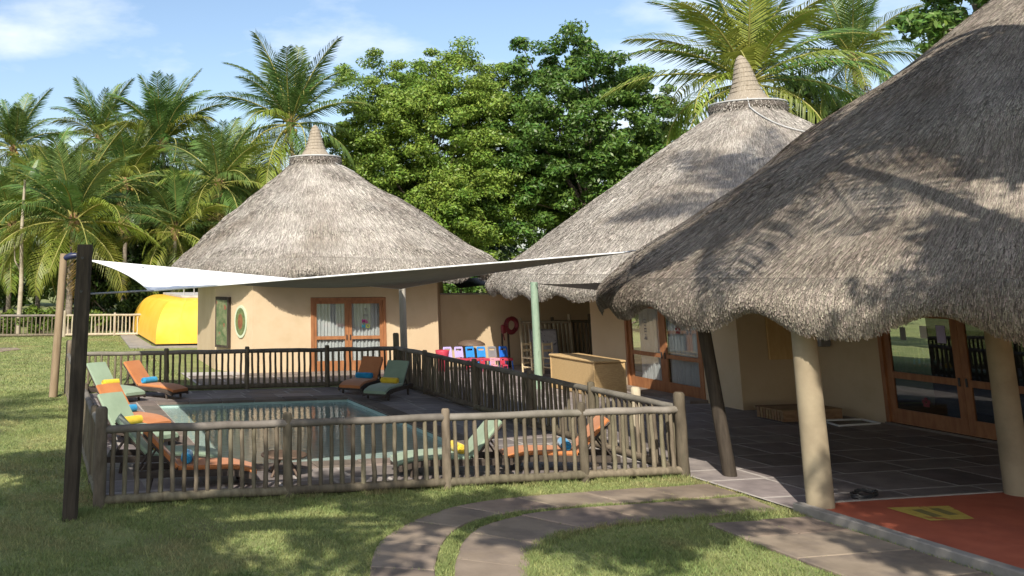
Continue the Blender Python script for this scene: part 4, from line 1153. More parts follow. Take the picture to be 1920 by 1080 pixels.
def kid_chair(loc, rz, mb_, ms, label, sc=1.0):
    t = thing('toddler_chair', loc, label, 'child chair', 'plastic toddler chairs in the courtyard', rz)
    t.scale = (sc, sc, sc)
    b = MB()
    rings = []
    # shell back with hand slot: two stiles, top and bottom bands
    for s in (-1, 1):
        b.box((s * .12, .13, .50), (.055, .03, .30), Matrix.Rotation(R(-8), 3, 'X'), bev=.01)
    b.box((0, .152, .64), (.28, .032, .07), Matrix.Rotation(R(-8), 3, 'X'), bev=.014)
    b.box((0, .125, .46), (.19, .028, .20), Matrix.Rotation(R(-8), 3, 'X'), bev=.01)
    b.build('backrest', M[mb_], t, org=(0, 0, 0))
    b = MB(); b.box((0, -.01, .325), (.31, .30, .035), bev=.014); b.box((0, -.155, .30), (.29, .02, .06), bev=.008)
    b.build('seat', M[ms], t, org=(0, 0, 0))
    for x in (-.125, .125):
        for y in (-.12, .12):
            b = MB(); b.tube([(x, y, .31), (x * 1.2, y * 1.2, 0)], [.022, .016], 6); b.build('leg', M[mb_], t, org=(0, 0, 0))
for k, (cb, cs, lb) in enumerate((('p_lilac', 'p_pink', 'lilac toddler chair at the left end of the row'), ('p_lilac', 'p_red', 'lilac toddler chair second from the left, next to a blue one'),
                                  ('p_sky_blue', 'p_red', 'bright blue toddler chair third from the left'), ('p_sky_blue', 'p_red', 'bright blue toddler chair in the middle of the row, fourth from the left'),
                                  ('p_grey', 'p_pink', 'grey toddler chair with pink seat between the blue ones'), ('p_blue', 'p_red', 'dark blue toddler chair at the right end of the row'))):
    kid_chair((12.0 + k * .37, 16.1 - .03 * k, .03), 0.12, cb, cs, lb, 1.05)
for k, (cb, x, lb) in enumerate((('p_red', 12.55, 'small red toddler chair in front of the blue ones, left'), ('p_red', 13.02, 'small red toddler chair in front of the blue ones, middle'), ('p_pink', 13.36, 'small pale pink toddler chair in the front row'), ('p_red', 13.7, 'small red toddler chair at the right of the front row'))):
    kid_chair((x - .15, 15.5, .03), 0.1, cb, cb, lb, .58)
rb = thing('red_bucket', (11.66, 15.9, .03), 'red plastic tub beside the hut corner at the left of the toddler chairs', 'tub')
b = MB(); b.lathe((11.66, 15.9, .03), [(.02, 0), (.14, 0), (.2, .5), (.22, .62), (.21, .64), (.18, .60), (.13, .1), (.02, .08)], 20, cap=False); b.build('shell', 'p_red', rb)
sh = thing('play_table', (13.1, 16.9, .03), 'brown domed play table top standing behind the blue toddler chairs', 'table')
b = MB(); b.lathe((13.1, 16.9, .03), [(.45, .70), (.44, .76), (.3, .84), (.1, .87)], 24); b.build('dome', 'table_wood', sh)
b = MB(); b.lathe((13.1, 16.9, .03), [(.2, 0), (.08, .05), (.06, .7)], 14); b.build('foot', 'table_wood', sh)

def ladder_chair(loc, rz, label):
    t = thing('wooden_chair', loc, label, 'chair', 'pale wooden chairs in the courtyard', rz)
    def B(nm, *bx, **k):
        b = MB(); b.box(*bx, **k); b.build(nm, 'pale_wood', t, org=(0, 0, 0))
    for x in (-.2, .2):
        B('back_post', (x, .2, .46), (.045, .045, .92), bev=.008); B('leg', (x, -.18, .23), (.045, .045, .46), bev=.008)
    for z in (.86, .68): B('back_slat', (0, .2, z), (.36, .025, .07), bev=.006)
    B('seat', (0, 0, .47), (.46, .44, .035), bev=.01)
    for z in (.15, .3): B('stretcher', (0, -.18, z), (.36, .025, .03)); B('stretcher', (0, .2, z), (.36, .025, .03))
    for x in (-.2, .2): B('stretcher', (x, 0, .2), (.025, .34, .03))
ladder_chair((14.05, 14.6, .03), .35, 'pale wooden ladder-back chair nearest the blue toddler chairs')
ladder_chair((14.62, 14.35, .03), .3, 'pale wooden ladder-back chair beside the green post')

# spare fence panels against the wall
for k, (x, y, ln_, rz, lab) in enumerate(((14.75, 16.5, 1.75, -.05, 'spare pole fence panel leaning on the courtyard wall behind the white board'), (16.05, 16.75, 1.3, -.12, 'spare pole fence panel leaning in the corner of the courtyard'))):
    t = thing('fence_panel', (x, y, .03), lab, 'fence panel', 'spare fence panels', rz)
    mm = 'fence_pale' if k == 0 else 'fence'
    lean = lambda z: (z * .10)
    for z in (.12, 1.42):
        b = MB(); b.tube([(0, lean(z) - .05, z), (ln_, lean(z) - .05, z)], .045, 8); b.build('rail', M[mm], t, org=(0, 0, 0))
    n = int(ln_ / .14)
    for i in range(n + 1):
        b = MB(); s = ln_ * i / n; b.tube([(s, 0, .0), (s, lean(1.4), 1.4)], .036, 7); b.build('slat', M[mm], t, org=(0, 0, 0))
    for s in (0.0, ln_):
        b = MB(); b.tube([(s, .02, 0), (s, lean(1.65), 1.66 if s else 1.56)], .055, 8); b.build('post', M[mm], t, org=(0, 0, 0))
wb = thing('white_board', (15.0, 16.2, .03), 'grey-white framed board leaning against the spare fence panels', 'board', rz=-.05)
b = MB(); rx = Matrix.Rotation(R(-7), 3, 'X')
b.box((.35, 0, .62), (.95, .03, 1.2), rx, bev=.01); b.build('frame', M['p_grey'], wb, org=(0, 0, 0))
b = MB(); b.box((.35, -.018, .62), (.85, .012, 1.1), rx); b.build('surface', mat('smudged_board', (.34, .33, .36), (.5, .5, .52), 7, rough=.6, c3=(.15, .15, .17), c3scale=9, c3lo=.6, c3hi=.64), wb, org=(0, 0, 0))
hr = thing('hose_reel', (14.3, 16.6, .03), 'red garden hose coiled on a dark stand by the courtyard wall', 'hose reel')
b = MB(); b.tube([(14.3, 16.6, .03), (14.3, 16.65, 1.5)], .035, 7); b.tube([(14.05, 16.6, .03), (14.08, 16.62, 1.3)], .03, 7); b.build('stand', 'dark_post', hr)
b = MB()
for k in range(13):
    r_ = .17 + .012 * (k % 5); oy = -.14 + .022 * k; cx_ = 14.36 + .03 * math.sin(k * 2.1); cz_ = 1.36 + .03 * math.cos(k * 1.7)
    b.tube([(cx_ + r_ * math.cos(2 * math.pi * j / 18), 16.5 + oy * .5, cz_ + r_ * 1.15 * math.sin(2 * math.pi * j / 18)) for j in range(19)], .02, 6)
b.tube([(14.1, 16.45, 1.45), (14.0, 16.42, 1.2), (14.05, 16.4, .9)], .022, 6)
b.build('hose', 'p_dark_red', hr)
b = MB(); b.box((14.05, 16.45, 1.25), (.16, .12, .28), bev=.03); b.build('tap_box', 'p_dark_red', hr)

# ------------------------------------------------------------------ terrace things
t = thing('wooden_step', (15.2, 4.75, .03), 'low slatted wooden step against the wall between the terrace doors', 'step')
for k in range(5):
    b = MB(); b.box((15.08, 4.36 + k * .17, .25), (1.5, .15, .03), bev=.006); b.build('plank', 'crate_wood', t)
for k in range(9):
    b = MB(); b.box((14.36, 4.34 + k * .085, .14), (.025, .06, .2), bev=.004); b.build('end_slat', 'crate_wood', t)
for y in (4.3, 5.06):
    b = MB(); b.box((15.08, y, .135), (1.46, .03, .2)); b.build('side_board', 'crate_wood', t)
t = thing('door_mat', (15.6, 3.7, .03), 'flat dark door mat with white frame on the terrace by the wall', 'mat')
b = MB(); q = [(15.0, 3.52), (16.1, 3.62), (16.15, 4.15), (15.2, 4.2)]
b.prism([(15.08, 3.6), (16.02, 3.68), (16.08, 4.08), (15.26, 4.13)], .028, .042); b.build('mat_field', 'black_metal', t)
for a, c_ in zip(q, q[1:] + q[:1]):
    b = MB(); b.tube([(a[0], a[1], .05), (c_[0], c_[1], .05)], .022, 5); b.build('edge', 'p_white', t)
t = thing('coiled_cable', (10.45, -1.9, .03), 'black cable coiled on the terrace floor near the orange mat', 'cable')
b = MB(); pts = []
for k in range(70):
    a = k * .35; r_ = .15 + .06 * math.sin(k * .7)
    pts.append((10.45 + r_ * 1.5 * math.cos(a), -1.92 + r_ * math.sin(a), .045 + .012 * (k % 5)))
b.tube(pts, .011, 5); b.build('cord', 'black_metal', t)
b = MB(); b.box((10.3, -1.98, .055), (.12, .07, .05), bev=.01); b.build('plug', 'black_metal', t)

# ------------------------------------------------------------------ yellow hull on the lawn
yh = thing('yellow_hull', (6, 31, 0), 'bright yellow rounded hull-like play house on the lawn left of the hut', 'play house')
b = MB(); x0, x1, y0, y1 = 4.12, 9.6, 28.35, 38.6
rings = []
for k in range(15):
    a = k / 14 * math.pi / 2
    ins = 1.75 * (1 - math.cos(a)); z = .12 + 1.82 * math.sin(a) ** .9
    if k == 14: z = 1.945
    insx, insy = ins * .62, ins
    q = [(x0 + insx, y0 + insy), (x1 - insx, y0 + insy), (x1 - insx, y1 - insy), (x0 + insx, y1 - insy)]
    rr = .05
    rings.append([(x, y, z) for x, y in q])
b.loft(rings, True, True, False)
hull = b.build('hull', 'yellow', yh)
for p in hull.data.polygons: p.use_smooth = len(p.vertices) == 4 and abs(p.normal.z) < .999
em = hull.data
try:
    em.set_sharp_from_angle(angle=R(35))
except Exception:
    pass
for f_ in (.18, .42, .66):
    pts_ = []
    for k in range(15):
        a = k / 14 * math.pi / 2; ins = 1.75 * (1 - math.cos(a)); z = .12 + 1.82 * math.sin(a) ** .9
        pts_.append((x0 + ins * .62 + f_ * (x1 - x0 - 1.24 * ins), y0 + ins, z))
    b = MB(); b.tube(pts_, .012, 5); b.build('panel_seam', 'yellow', yh)
b = MB(); b.box(((x0 + x1) / 2, (y0 + y1) / 2, .06), (x1 - x0 - .12, y1 - y0 - .12, .12)); b.build('base', 'black_metal', yh)
b = MB(); b.box((7.1, 33.4, 2.0), (3.3, 6.6, .09)); b.build('top_deck', 'deck_grey', yh)
b = MB(); b.box((8.0, 32.4, 2.33), (1.6, 2.0, .56), bev=.12); b.build('cabin', 'yellow', yh)
for k in range(7):
    b = MB(); b.tube([(5.55 + k * .45, 30.2, 2.04), (5.55 + k * .45, 30.2, 2.42)], .022, 6); b.build('rail_post', 'steel', yh)
b = MB(); b.tube([(5.4, 30.2, 2.42), (8.4, 30.2, 2.42)], .028, 6); b.build('guard_rail', 'steel', yh)
tag((lambda b: (b.prism([(3.0, 27.6), (9.5, 27.6), (9.5, 28.25), (4.0, 28.25), (4.0, 38.8), (3.4, 38.8)], -.01, .05), b.build('hull_footpath', 'concrete'))[1])(MB()), kind='structure')
b = MB(); b.prism([(-6, 26.6), (-2.0, 27.2), (-1.3, 28.1), (-1.5, 29.0), (-6, 29.8)], -.01, .03); tag(b.build('far_path', 'path'), kind='structure')

# ------------------------------------------------------------------ palms
def frond_mesh(name, Lf, droop, m, nl=62, seed=0, ll=1.08, hang=.55, twist=0.0):
    """a feather leaf growing along +X from the origin, curving down by 'droop' radians; returns rachis + leaflets as one mesh with two materials"""
    rg = np.random.default_rng(seed)
    N = 16
    pts = [np.zeros(3)]; ang = 0.0
    tang = []
    for k in range(N):
        t = k / (N - 1); ang = -droop * t ** 1.5
        d = np.array([math.cos(ang), 0, math.sin(ang)]); tang.append(d); pts.append(pts[-1] + d * Lf / N)
    pts = np.array(pts); tang.append(tang[-1]); tang = np.array(tang)
    b = MB()
    b.tube([tuple(p) for p in pts], [.035 * (1 - .85 * k / N) * Lf / 3.6 + .004 for k in range(N + 1)], 5)
    nr = len(b.f)
    s0 = np.linspace(.14, .99, nl)
    for side in (-1, 1):
        for s in s0:
            s = s + rg.uniform(-.006, .006)
            f = s * N; i = min(int(f), N - 1); p = pts[i] + (pts[i + 1] - pts[i]) * (f - i); d = tang[i]
            up = np.array([-d[2], 0, d[0]])
            env = (0.45 + .55 * math.sin(min(1, s * 1.9) * math.pi / 2)) * (1 - max(0, s - .55) / .45 * .72)
            l = ll * env * Lf / 3.6 * rg.uniform(.88, 1.1)
            fw = .38 + .6 * s
            lat = np.array([0, side, 0.0])
            h = hang * rg.uniform(.6, 1.25)
            d1 = lat * rg.uniform(.85, 1.15) + d * fw * rg.uniform(.8, 1.2) + up * (.28 - h * .25); d1 /= np.linalg.norm(d1)
            d2 = lat * .8 + d * fw * .9 + np.array([0, 0, -1.0]) * h * 1.15; d2 /= np.linalg.norm(d2)
            w = .0195 * Lf / 3.6 * (.7 + .5 * env)
            wd = np.cross(d1, up); wd /= np.linalg.norm(wd) + 1e-9; wd = wd * .85 + up * .35 * side
            a = p; m1 = p + d1 * l * .5; e = m1 + d2 * l * .5
            b.quad(a - wd * w * .6, a + wd * w * .6, m1 + wd * w, m1 - wd * w)
            b.tri(m1 - wd * w, m1 + wd * w, e)
    me = b.mesh(name)
    me.materials.append(M['rachis']); me.materials.append(M[m])
    mi = np.ones(len(me.polygons), np.int32); mi[:nr] = 0
    me.polygons.foreach_set('material_index', mi)
    return me
FR = {}
for m in ('frond_a', 'frond_b'):
    FR[m] = [frond_mesh('frond', 3.6, dr, m, seed=i + (10 if m == 'frond_b' else 0), hang=hg) for i, (dr, hg) in enumerate(((.45, .45), (.85, .75), (1.35, 1.0), (1.75, 1.15), (1.15, 1.1)))]
FR['frond_c'] = [frond_mesh('frond', 3.2, 1.2, 'frond_c', nl=30, seed=31, hang=1.1)]

def palm(loc, H, size, label, seed, lean=(0, 0), nf=24, trunk_r=.16, group='coconut palms', yellow=.35, upright=.5, nuts=True):
    rg = random.Random(seed)
    t = thing('coconut_palm', loc, label, 'palm tree', group)
    b = MB(); K = 12
    pts = [(lean[0] * (k / K) ** 1.6, lean[1] * (k / K) ** 1.6, H * k / K) for k in range(K + 1)]
    rad = [trunk_r * (1.35 if k == 0 else 1.0 - .35 * k / K) for k in range(K + 1)]
    b.tube(pts, rad, 9); b.build('trunk', 'palm_bark', t, org=(0, 0, 0))
    top = Vector(pts[-1])
    b = MB(); b.lathe(top, [(trunk_r * .7, -.5), (trunk_r * 1.5, -.15), (trunk_r * 1.7, .1), (trunk_r * 1.0, .4), (.02, .7)], 9); b.build('crown_heart', 'fibre', t, org=(0, 0, 0))
    if nuts:
        for k in range(6):
            a = rg.uniform(0, 6.28); b = MB(); c_ = top + Vector((math.cos(a) * trunk_r * 2.1, math.sin(a) * trunk_r * 2.1, -.25 - rg.uniform(0, .2)))
            b.lathe(c_, [(.02, -.14), (.1, -.08), (.12, .02), (.08, .11), (.01, .14)], 8); b.build('coconut', 'coconut', t, org=(0, 0, 0))
    for k in range(nf):
        f = k / (nf - 1)                 # 0 = young upright, 1 = old hanging
        az = k * 2.39996 + rg.uniform(-.25, .25)
        el = R(82) * (1 - f) ** (1.25 - .6 * upright) - R(34) * f ** 1.6 + rg.uniform(-.1, .1)
        yl = rg.random() < yellow * (.25 + 1.1 * f)
        fam = FR['frond_b' if yl else 'frond_a']
        idx = 0 if f < .22 else 1 if f < .45 else rg.choice((1, 2, 4)) if f < .75 else rg.choice((2, 3))
        sc = size / 3.6 * rg.uniform(.85, 1.08) * (.82 if f < .1 else 1)
        inst('frond', fam[idx], t, top + Vector((0, 0, .15 - .2 * f)), (rg.uniform(-.35, .35), -el, az), (sc, sc, sc))
    for k in range(rg.choice((1, 2, 3))):
        inst('frond', FR['frond_c'][0], t, top - Vector((0, 0, .15)), (0, R(62), rg.uniform(0, 6.28)), (size / 4.2,) * 3)
    return t

# ------------------------------------------------------------------ broadleaf trees, shrubs
def leaves(centres, radii, per, size, rg, up=.45, flat=.8):
    n = len(centres)
    out = []
    for c, r in zip(centres, radii):
        k = int(per * rg.uniform(.7, 1.3))
        d = rg.normal(size=(k, 3)); d /= np.linalg.norm(d, axis=1)[:, None]
        rad = r * rg.random(k) ** .45
        p = np.asarray(c) + d * rad[:, None] * np.array([1, 1, flat])
        nrm = d * .55 + rg.normal(0, .45, (k, 3)) + np.array([0, 0, up])
        nrm /= np.linalg.norm(nrm, axis=1)[:, None]
        a = rg.normal(size=(k, 3)); a -= nrm * (a * nrm).sum(1)[:, None]; a /= np.linalg.norm(a, axis=1)[:, None]
        bb = np.cross(nrm, a)
        s = size * rg.uniform(.6, 1.35, k)[:, None]
        out.append(np.stack([p - a * s, p + bb * s * .42 - a * s * .1, p + a * s, p - bb * s * .42 - a * s * .1], 1))
    return np.concatenate(out)

def clumps(rg, c, rad, n, fill=.35, rmin=.5, rmax=1.0, zmin=None, lobes=None):
    C_ = []; Rr = []
    c = np.array(c); rad = np.array(rad)
    while len(C_) < n:
        d = rg.normal(size=3); d /= np.linalg.norm(d)
        q = (rg.uniform(fill, 1.0)) ** .5 if rg.random() < .8 else rg.uniform(.2, 1)
        k = 1 + .16 * math.sin(3 * math.atan2(d[1], d[0]) + c[0]) + .10 * math.sin(5 * d[2] + 2 * d[0] + c[1])
        p = c + d * rad * q * k
        if zmin is not None and p[2] < zmin: continue
        C_.append(p); Rr.append(rg.uniform(rmin, rmax))
    return C_, Rr

def tree(loc, H, crown_c, crown_r, label, m, seed, nc=110, per=330, lsize=.12, trunk_r=.22, name='broadleaf_tree', group='broadleaf trees', rmin=.5, rmax=1.0, extra=(), zmin=None, stems=1, fill=.35, flat=.75):
    rg = np.random.default_rng(seed)
    t = thing(name, loc, label, 'tree', group)
    c = np.array(crown_c, float)
    CL, RL = clumps(rg, c, crown_r, nc, fill, rmin, rmax, zmin)
    for ec, er, en in extra:
        a, r_ = clumps(rg, np.array(ec, float), er, en, fill, rmin, rmax, zmin); CL += a; RL += r_
    b = MB()
    base = Vector(loc)
    for s in range(stems):
        o = Vector((rg.uniform(-.5, .5) * (stems > 1) * 2.2, rg.uniform(-.5, .5) * (stems > 1), 0))
        fork = Vector((c[0] + o.x * .8, c[1] + o.y, max(1.5, c[2] - crown_r[2] * .75)))
        mid = (base + o + fork) / 2 + Vector((rg.uniform(-.3, .3), rg.uniform(-.3, .3), 0))
        b.tube([base + o, base + o + (mid - base - o) * .5, mid, fork], [trunk_r * 1.25, trunk_r, trunk_r * .9, trunk_r * .7], 9)
    b.build('trunk', 'bark', t)
    pick = rg.choice(len(CL), min(len(CL), 26), replace=False)
    b = MB()
    fork = Vector((c[0], c[1], max(1.5, c[2] - crown_r[2] * .75)))
    for k in pick:
        e = Vector(CL[k]); mid = fork + (e - fork) * .5 + Vector((rg.uniform(-.4, .4), rg.uniform(-.4, .4), rg.uniform(-.1, .6)))
        b.tube([fork, fork + (mid - fork) * .5, mid, e], [trunk_r * .5, trunk_r * .36, trunk_r * .25, .03], 5)
    o = b.build('limbs', 'bark', t); o['kind'] = 'stuff'
    V = leaves(CL, RL, per, lsize, rg, flat=flat)
    o = np_mesh('crown', V, 4, m, t); o['kind'] = 'stuff'
    return t

def shrub(loc, rad, label, m, seed, nc=14, per=260, lsize=.1, name='shrub', group='shrubs behind the buildings'):
    rg = np.random.default_rng(seed)
    t = thing(name, loc, label, 'shrub', group)
    c = np.array(loc) + np.array([0, 0, rad[2] * .9])
    CL, RL = clumps(rg, c, rad, nc, .2, rad[2] * .25, rad[2] * .5, zmin=.2)
    b = MB()
    for k in range(5):
        e = Vector(CL[k]); b.tube([Vector(loc), (Vector(loc) + e) / 2 + Vector((.1, 0, .1)), e], [.06, .045, .02], 5)
    o = b.build('stems', 'bark', t); o['kind'] = 'stuff'
    o = np_mesh('foliage', leaves(CL, RL, per, lsize, rg), 4, m, t); o['kind'] = 'stuff'
    return t

# palms on the left behind the garden fence (crown centre fixed by where each stands)
palm((.85, 37.7, 0), 5.5, 5.3, 'short broad coconut palm behind the pale garden fence, nearest of the palms at the left', 1, lean=(.1, .3), nf=36, trunk_r=.2, yellow=.6)
palm((7.5, 50.0, 0), 11.2, 5.2, 'tall coconut palm with upright fan of fronds, second tallest left of the pool hut roof', 2, lean=(-.6, 0), nf=34, upright=.8)
palm((14.2, 43.0, 0), 11.7, 5.5, 'tallest left-hand coconut palm rising directly behind the roof peak over the pool', 3, lean=(-.5, 0), nf=30, upright=.95, yellow=.25)
palm((3.3, 58.0, 0), 12.5, 5.0, 'distant coconut palm between the short broad palm and the tall one', 4, nf=26, upright=.6)
palm((-2.65, 57.0, 0), 11.4, 4.6, 'distant coconut palm at the left picture edge', 5, nf=26, upright=.8, yellow=.2)
palm((9.2, 42.0, 0), 8.0, 4.6, 'young coconut palm hugging the left slope of the roof behind the pool', 6, nf=28, yellow=.45, nuts=False)
palm((6.6, 41.0, 0), 5.2, 4.4, 'low coconut palm with arching yellow fronds just above the sail', 7, nf=24, yellow=.6, nuts=False)
palm((-2.2, 44.0, 0), 5.6, 4.6, 'low coconut palm behind the hedge at the far left', 8, nf=26, yellow=.4)
palm((11.6, 50.0, 0), 9.0, 4.6, 'slim coconut palm half hidden behind the peak of the pool hut', 9, nf=24, yellow=.3)
palm((4.4, 47.0, 0), 8.3, 4.7, 'middle coconut palm between the short broad one and the tall one', 12, nf=28, yellow=.5)
palm((8.3, 46.0, 0), 6.0, 4.4, 'low shaded coconut palm beneath the tall upright one', 13, nf=24, yellow=.35)
palm((-.6, 49.0, 0), 7.4, 4.7, 'coconut palm with crown between the papaya top and the short broad palm', 14, nf=26, yellow=.45)
palm((5.6, 54.0, 0), 9.6, 4.8, 'coconut palm whose crown fills the gap left of the tall upright palm', 15, nf=26, yellow=.35)
palm((11.0, 45.0, 0), 6.9, 4.4, 'coconut palm crown just above the left slope of the pool hut roof', 16, nf=24, yellow=.5, nuts=False)
# palms at the right behind the second hut
palm((31.0, 24.0, 0), 11.5, 6.1, 'large coconut palm directly behind the bound peak of the right hut', 10, lean=(-.6, 0), nf=36, trunk_r=.2, yellow=.55, upright=.5)
palm((42.0, 30.0, 0), 14.4, 5.0, 'coconut palm farther right, above the slope of the nearest roof', 11, nf=28, yellow=.2, upright=.7)

# broadleaf trees behind the two huts
tree((24.0, 45.0, 0), 13, (23.0, 45.0, 11.0), (6.2, 4.0, 6.6), 'light green broadleaf tree rising behind the gap left of centre', 'leaf_light', 1, nc=520, per=285, lsize=.112, stems=3, rmin=.5, rmax=1.1, flat=.55,
     extra=(((18.0, 44.5, 9.6), (2.6, 2.2, 3.4), 50), ((25.5, 43.0, 7.0), (5.0, 2.6, 3.2), 120), ((28.4, 45.5, 12.6), (2.6, 2.0, 4.6), 120)), zmin=3.4, fill=.3)
tree((33.0, 42.0, 0), 13, (32.6, 42.0, 11.4), (6.6, 4.0, 6.3), 'dark glossy broadleaf tree right of centre, beside the right hut roof', 'leaf_mid', 2, nc=400, per=235, lsize=.145, stems=4, rmin=.5, rmax=1.0, flat=.55,
     extra=(((28.5, 41.5, 8.0), (3.0, 2.2, 3.6), 36), ((37.5, 41.0, 9.0), (3.4, 2.4, 3.6), 70)), zmin=3.6, fill=.35)
tree((36.5, 18.0, 0), 14, (30.2, 12.0, 12.0), (3.0, 3.0, 2.4), 'dark leafy tree at the top right corner above the nearest roof', 'leaf_mid', 3, nc=50, per=220, lsize=.16, rmin=.4, rmax=.8)
tree((1.0, 62.0, 0), 10, (1.0, 62.0, 8.5), (5.0, 3, 4.0), 'far green tree between the palms at the left', 'leaf_hedge', 4, nc=80, per=220, lsize=.2)
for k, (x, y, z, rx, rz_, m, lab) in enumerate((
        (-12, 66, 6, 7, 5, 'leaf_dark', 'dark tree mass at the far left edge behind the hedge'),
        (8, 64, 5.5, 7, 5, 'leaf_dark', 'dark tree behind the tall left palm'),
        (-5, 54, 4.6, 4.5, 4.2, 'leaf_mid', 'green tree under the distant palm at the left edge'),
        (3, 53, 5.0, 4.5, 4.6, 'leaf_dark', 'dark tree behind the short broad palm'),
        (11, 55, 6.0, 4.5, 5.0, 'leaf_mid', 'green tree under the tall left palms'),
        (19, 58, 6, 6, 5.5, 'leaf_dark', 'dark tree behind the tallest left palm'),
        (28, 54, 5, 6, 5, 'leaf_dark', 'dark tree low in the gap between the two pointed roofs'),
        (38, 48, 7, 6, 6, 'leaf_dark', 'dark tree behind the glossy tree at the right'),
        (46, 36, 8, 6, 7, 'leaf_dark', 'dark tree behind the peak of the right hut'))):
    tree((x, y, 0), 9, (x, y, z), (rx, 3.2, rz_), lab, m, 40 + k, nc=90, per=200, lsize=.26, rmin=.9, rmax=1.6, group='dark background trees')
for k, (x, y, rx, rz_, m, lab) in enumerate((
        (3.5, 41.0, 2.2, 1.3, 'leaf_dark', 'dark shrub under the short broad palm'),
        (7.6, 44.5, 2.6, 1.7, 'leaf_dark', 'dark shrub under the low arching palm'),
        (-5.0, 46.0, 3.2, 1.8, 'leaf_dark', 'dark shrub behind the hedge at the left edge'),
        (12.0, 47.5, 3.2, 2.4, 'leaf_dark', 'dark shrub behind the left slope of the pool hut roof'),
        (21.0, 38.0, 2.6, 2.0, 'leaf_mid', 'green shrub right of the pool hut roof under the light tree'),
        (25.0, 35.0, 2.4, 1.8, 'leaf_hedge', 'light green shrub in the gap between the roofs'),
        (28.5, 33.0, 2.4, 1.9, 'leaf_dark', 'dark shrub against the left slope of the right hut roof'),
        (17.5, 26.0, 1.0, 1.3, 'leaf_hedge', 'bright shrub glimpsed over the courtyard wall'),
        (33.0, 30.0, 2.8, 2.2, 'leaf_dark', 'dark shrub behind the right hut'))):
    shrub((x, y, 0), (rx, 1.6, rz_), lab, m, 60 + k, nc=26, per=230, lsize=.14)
for k, x in enumerate((-9.6, -7.2, -4.9, -2.6, -.5)):
    shrub((x, 37.9 - .1 * k, 0), (1.5, .7, .78), ('clipped bright hedge bush behind the dark garden fence, ' + ('leftmost', 'second from the left', 'third from the left', 'fourth from the left', 'nearest the papaya tree')[k]),
          'leaf_hedge', 80 + k, nc=30, per=170, lsize=.09, name='hedge_bush', group='hedge bushes')
shrub((2.2, 36.8, 0), (.7, .5, .6), 'small leafy plant behind the pale garden fence', 'leaf_hedge', 95, nc=10, per=60, lsize=.2)
# papaya tree
pt = thing('papaya_tree', (-1.55, 37.2, 0), 'slender papaya tree with bare pale trunk behind the dark garden fence', 'tree')
b = MB(); b.tube([(-1.55, 37.2, 0), (-1.5, 37.2, 2.5), (-1.6, 37.2, 5), (-1.55, 37.2, 7.6)], [.13, .11, .09, .06], 9); b.build('trunk', 'papaya_bark', pt)
b = MB(); b.tube([(-1.5, 37.2, 3.0), (-1.85, 37.1, 3.6), (-1.95, 37.1, 4.6)], [.05, .04, .03], 6); b.build('side_branch', 'papaya_bark', pt)
rgp = np.random.default_rng(3)
for k in range(15):
    a = k * 2.4; e = rgp.uniform(-.2, .9); top_ = Vector((-1.55, 37.2, 7.55)) if k < 11 else Vector((-1.9, 37.1, 4.6))
    ln_ = rgp.uniform(.55, .95) * (1 if k < 11 else .6); tip = top_ + Vector((math.cos(a) * math.cos(e), math.sin(a) * math.cos(e), math.sin(e))) * ln_
    b = MB(); b.tube([top_, tip], .012, 4)
    for q in range(7):
        aa = a + (q - 3) * .55; d_ = Vector((math.cos(aa), math.sin(aa), -.25 + .05 * q % .2)).normalized(); sd = Vector((-math.sin(aa), math.cos(aa), 0)) * .06; l_ = .38 - .03 * abs(q - 3)
        b.quad(tip, tip + d_ * l_ * .5 + sd, tip + d_ * l_, tip + d_ * l_ * .5 - sd)
    b.build('leaf', 'leaf_hedge', pt)

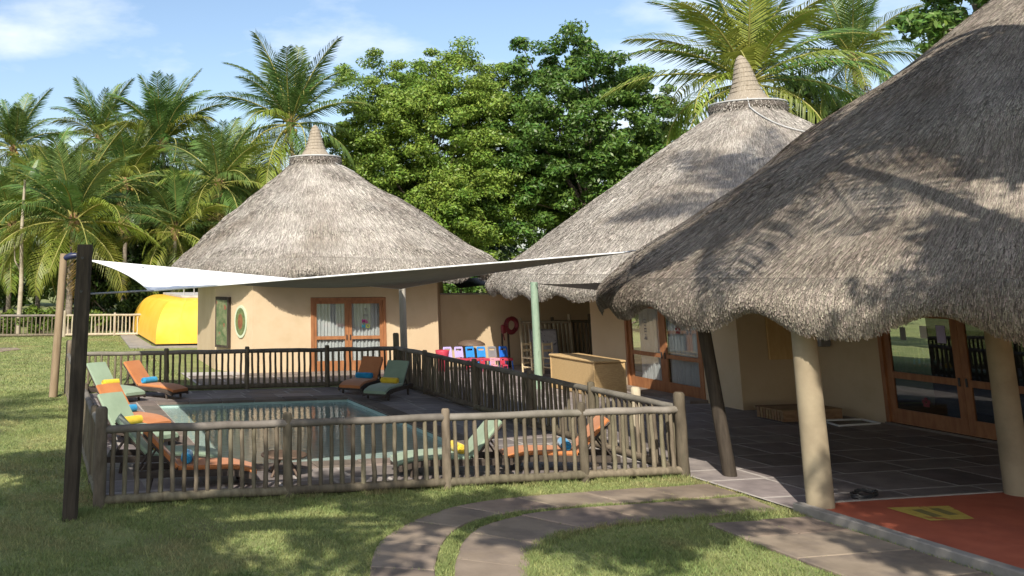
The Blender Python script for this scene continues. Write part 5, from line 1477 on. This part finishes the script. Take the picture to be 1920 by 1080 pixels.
# distant wood that reads as one mass
rgw = np.random.default_rng(77)
CW_, RW_ = [], []
for k in range(420):
    x = rgw.uniform(-45, 90); CW_.append((x, rgw.uniform(74, 84) - max(0, x - 20) * .35, rgw.uniform(.5, 8.5) + 1.5 * math.sin(x * .35))); RW_.append(rgw.uniform(1.2, 2.2))
tag(np_mesh('distant_wood', leaves(CW_, RW_, 110, .42, rgw), 4, 'leaf_dark'), 'dark distant wood closing the view behind the palms', 'wood', kind='stuff')

# unseen trees and palms around the camera, crowns shaped to shade lawn and roofs
VG = 'trees around the viewpoint'
tree((-8.8, -11.5, 0), 11, (-5.0, -9.3, 8.8), (4.3, 4.8, 1.5), 'spreading tree standing left of the viewpoint, shading the lawn', 'leaf_mid', 7, nc=112, per=180, lsize=.15, trunk_r=.32, group=VG, rmin=.5, rmax=.95, fill=.1,
     extra=(((.6, -12.4, 9.0), (1.7, 1.3, .5), 9), ((-.4, -10.6, 9.0), (1.4, 1.4, .5), 10), ((2.2, -11.2, 9.0), (.6, .9, .4), 4)))
tree((9.8, -14.0, 0), 11, (5.9, -12.9, 9.0), (2.7, 2.3, 1.2), 'spreading tree right of the viewpoint, shading the orange floor', 'leaf_mid', 8, nc=90, per=190, lsize=.14, trunk_r=.3, group=VG, rmin=.5, rmax=.9, fill=.1,
     extra=(((5.6, -12.6, 11.2), (.5, 1.0, .4), 10), ((8.2, -11.0, 10.8), (.5, 1.0, .5), 10),))
tree((14.0, -9.5, 0), 13, (10.7, -7.4, 11.2), (1.9, 2.0, .7), 'spreading tree right of the viewpoint, shading the top of the nearest roof', 'leaf_mid', 9, nc=80, per=200, lsize=.14, trunk_r=.3, group=VG, rmin=.5, rmax=.9, fill=.1,
     extra=(((9.3, -8.9, 11.0), (1.0, 1.3, .5), 26), ((5.9, -7.0, 11.0), (1.7, .38, .25), 20)))
palm((9.5, -9.5, 0), 11.0, 4.4, 'leaning coconut palm standing right of the viewpoint, shading the nearest roof', 21, lean=(-1.9, 2.3), nf=15, group='palms around the viewpoint')
palm((13.5, -9.5, 0), 16.0, 4.6, 'very tall coconut palm right of the viewpoint, shading the middle roof', 25, lean=(-2.6, 5.4), nf=24, group='palms around the viewpoint')
palm((-9.5, -1.5, 0), 9.5, 4.2, 'coconut palm standing left of the lawn outside the picture', 23, nf=24, group='palms around the viewpoint')
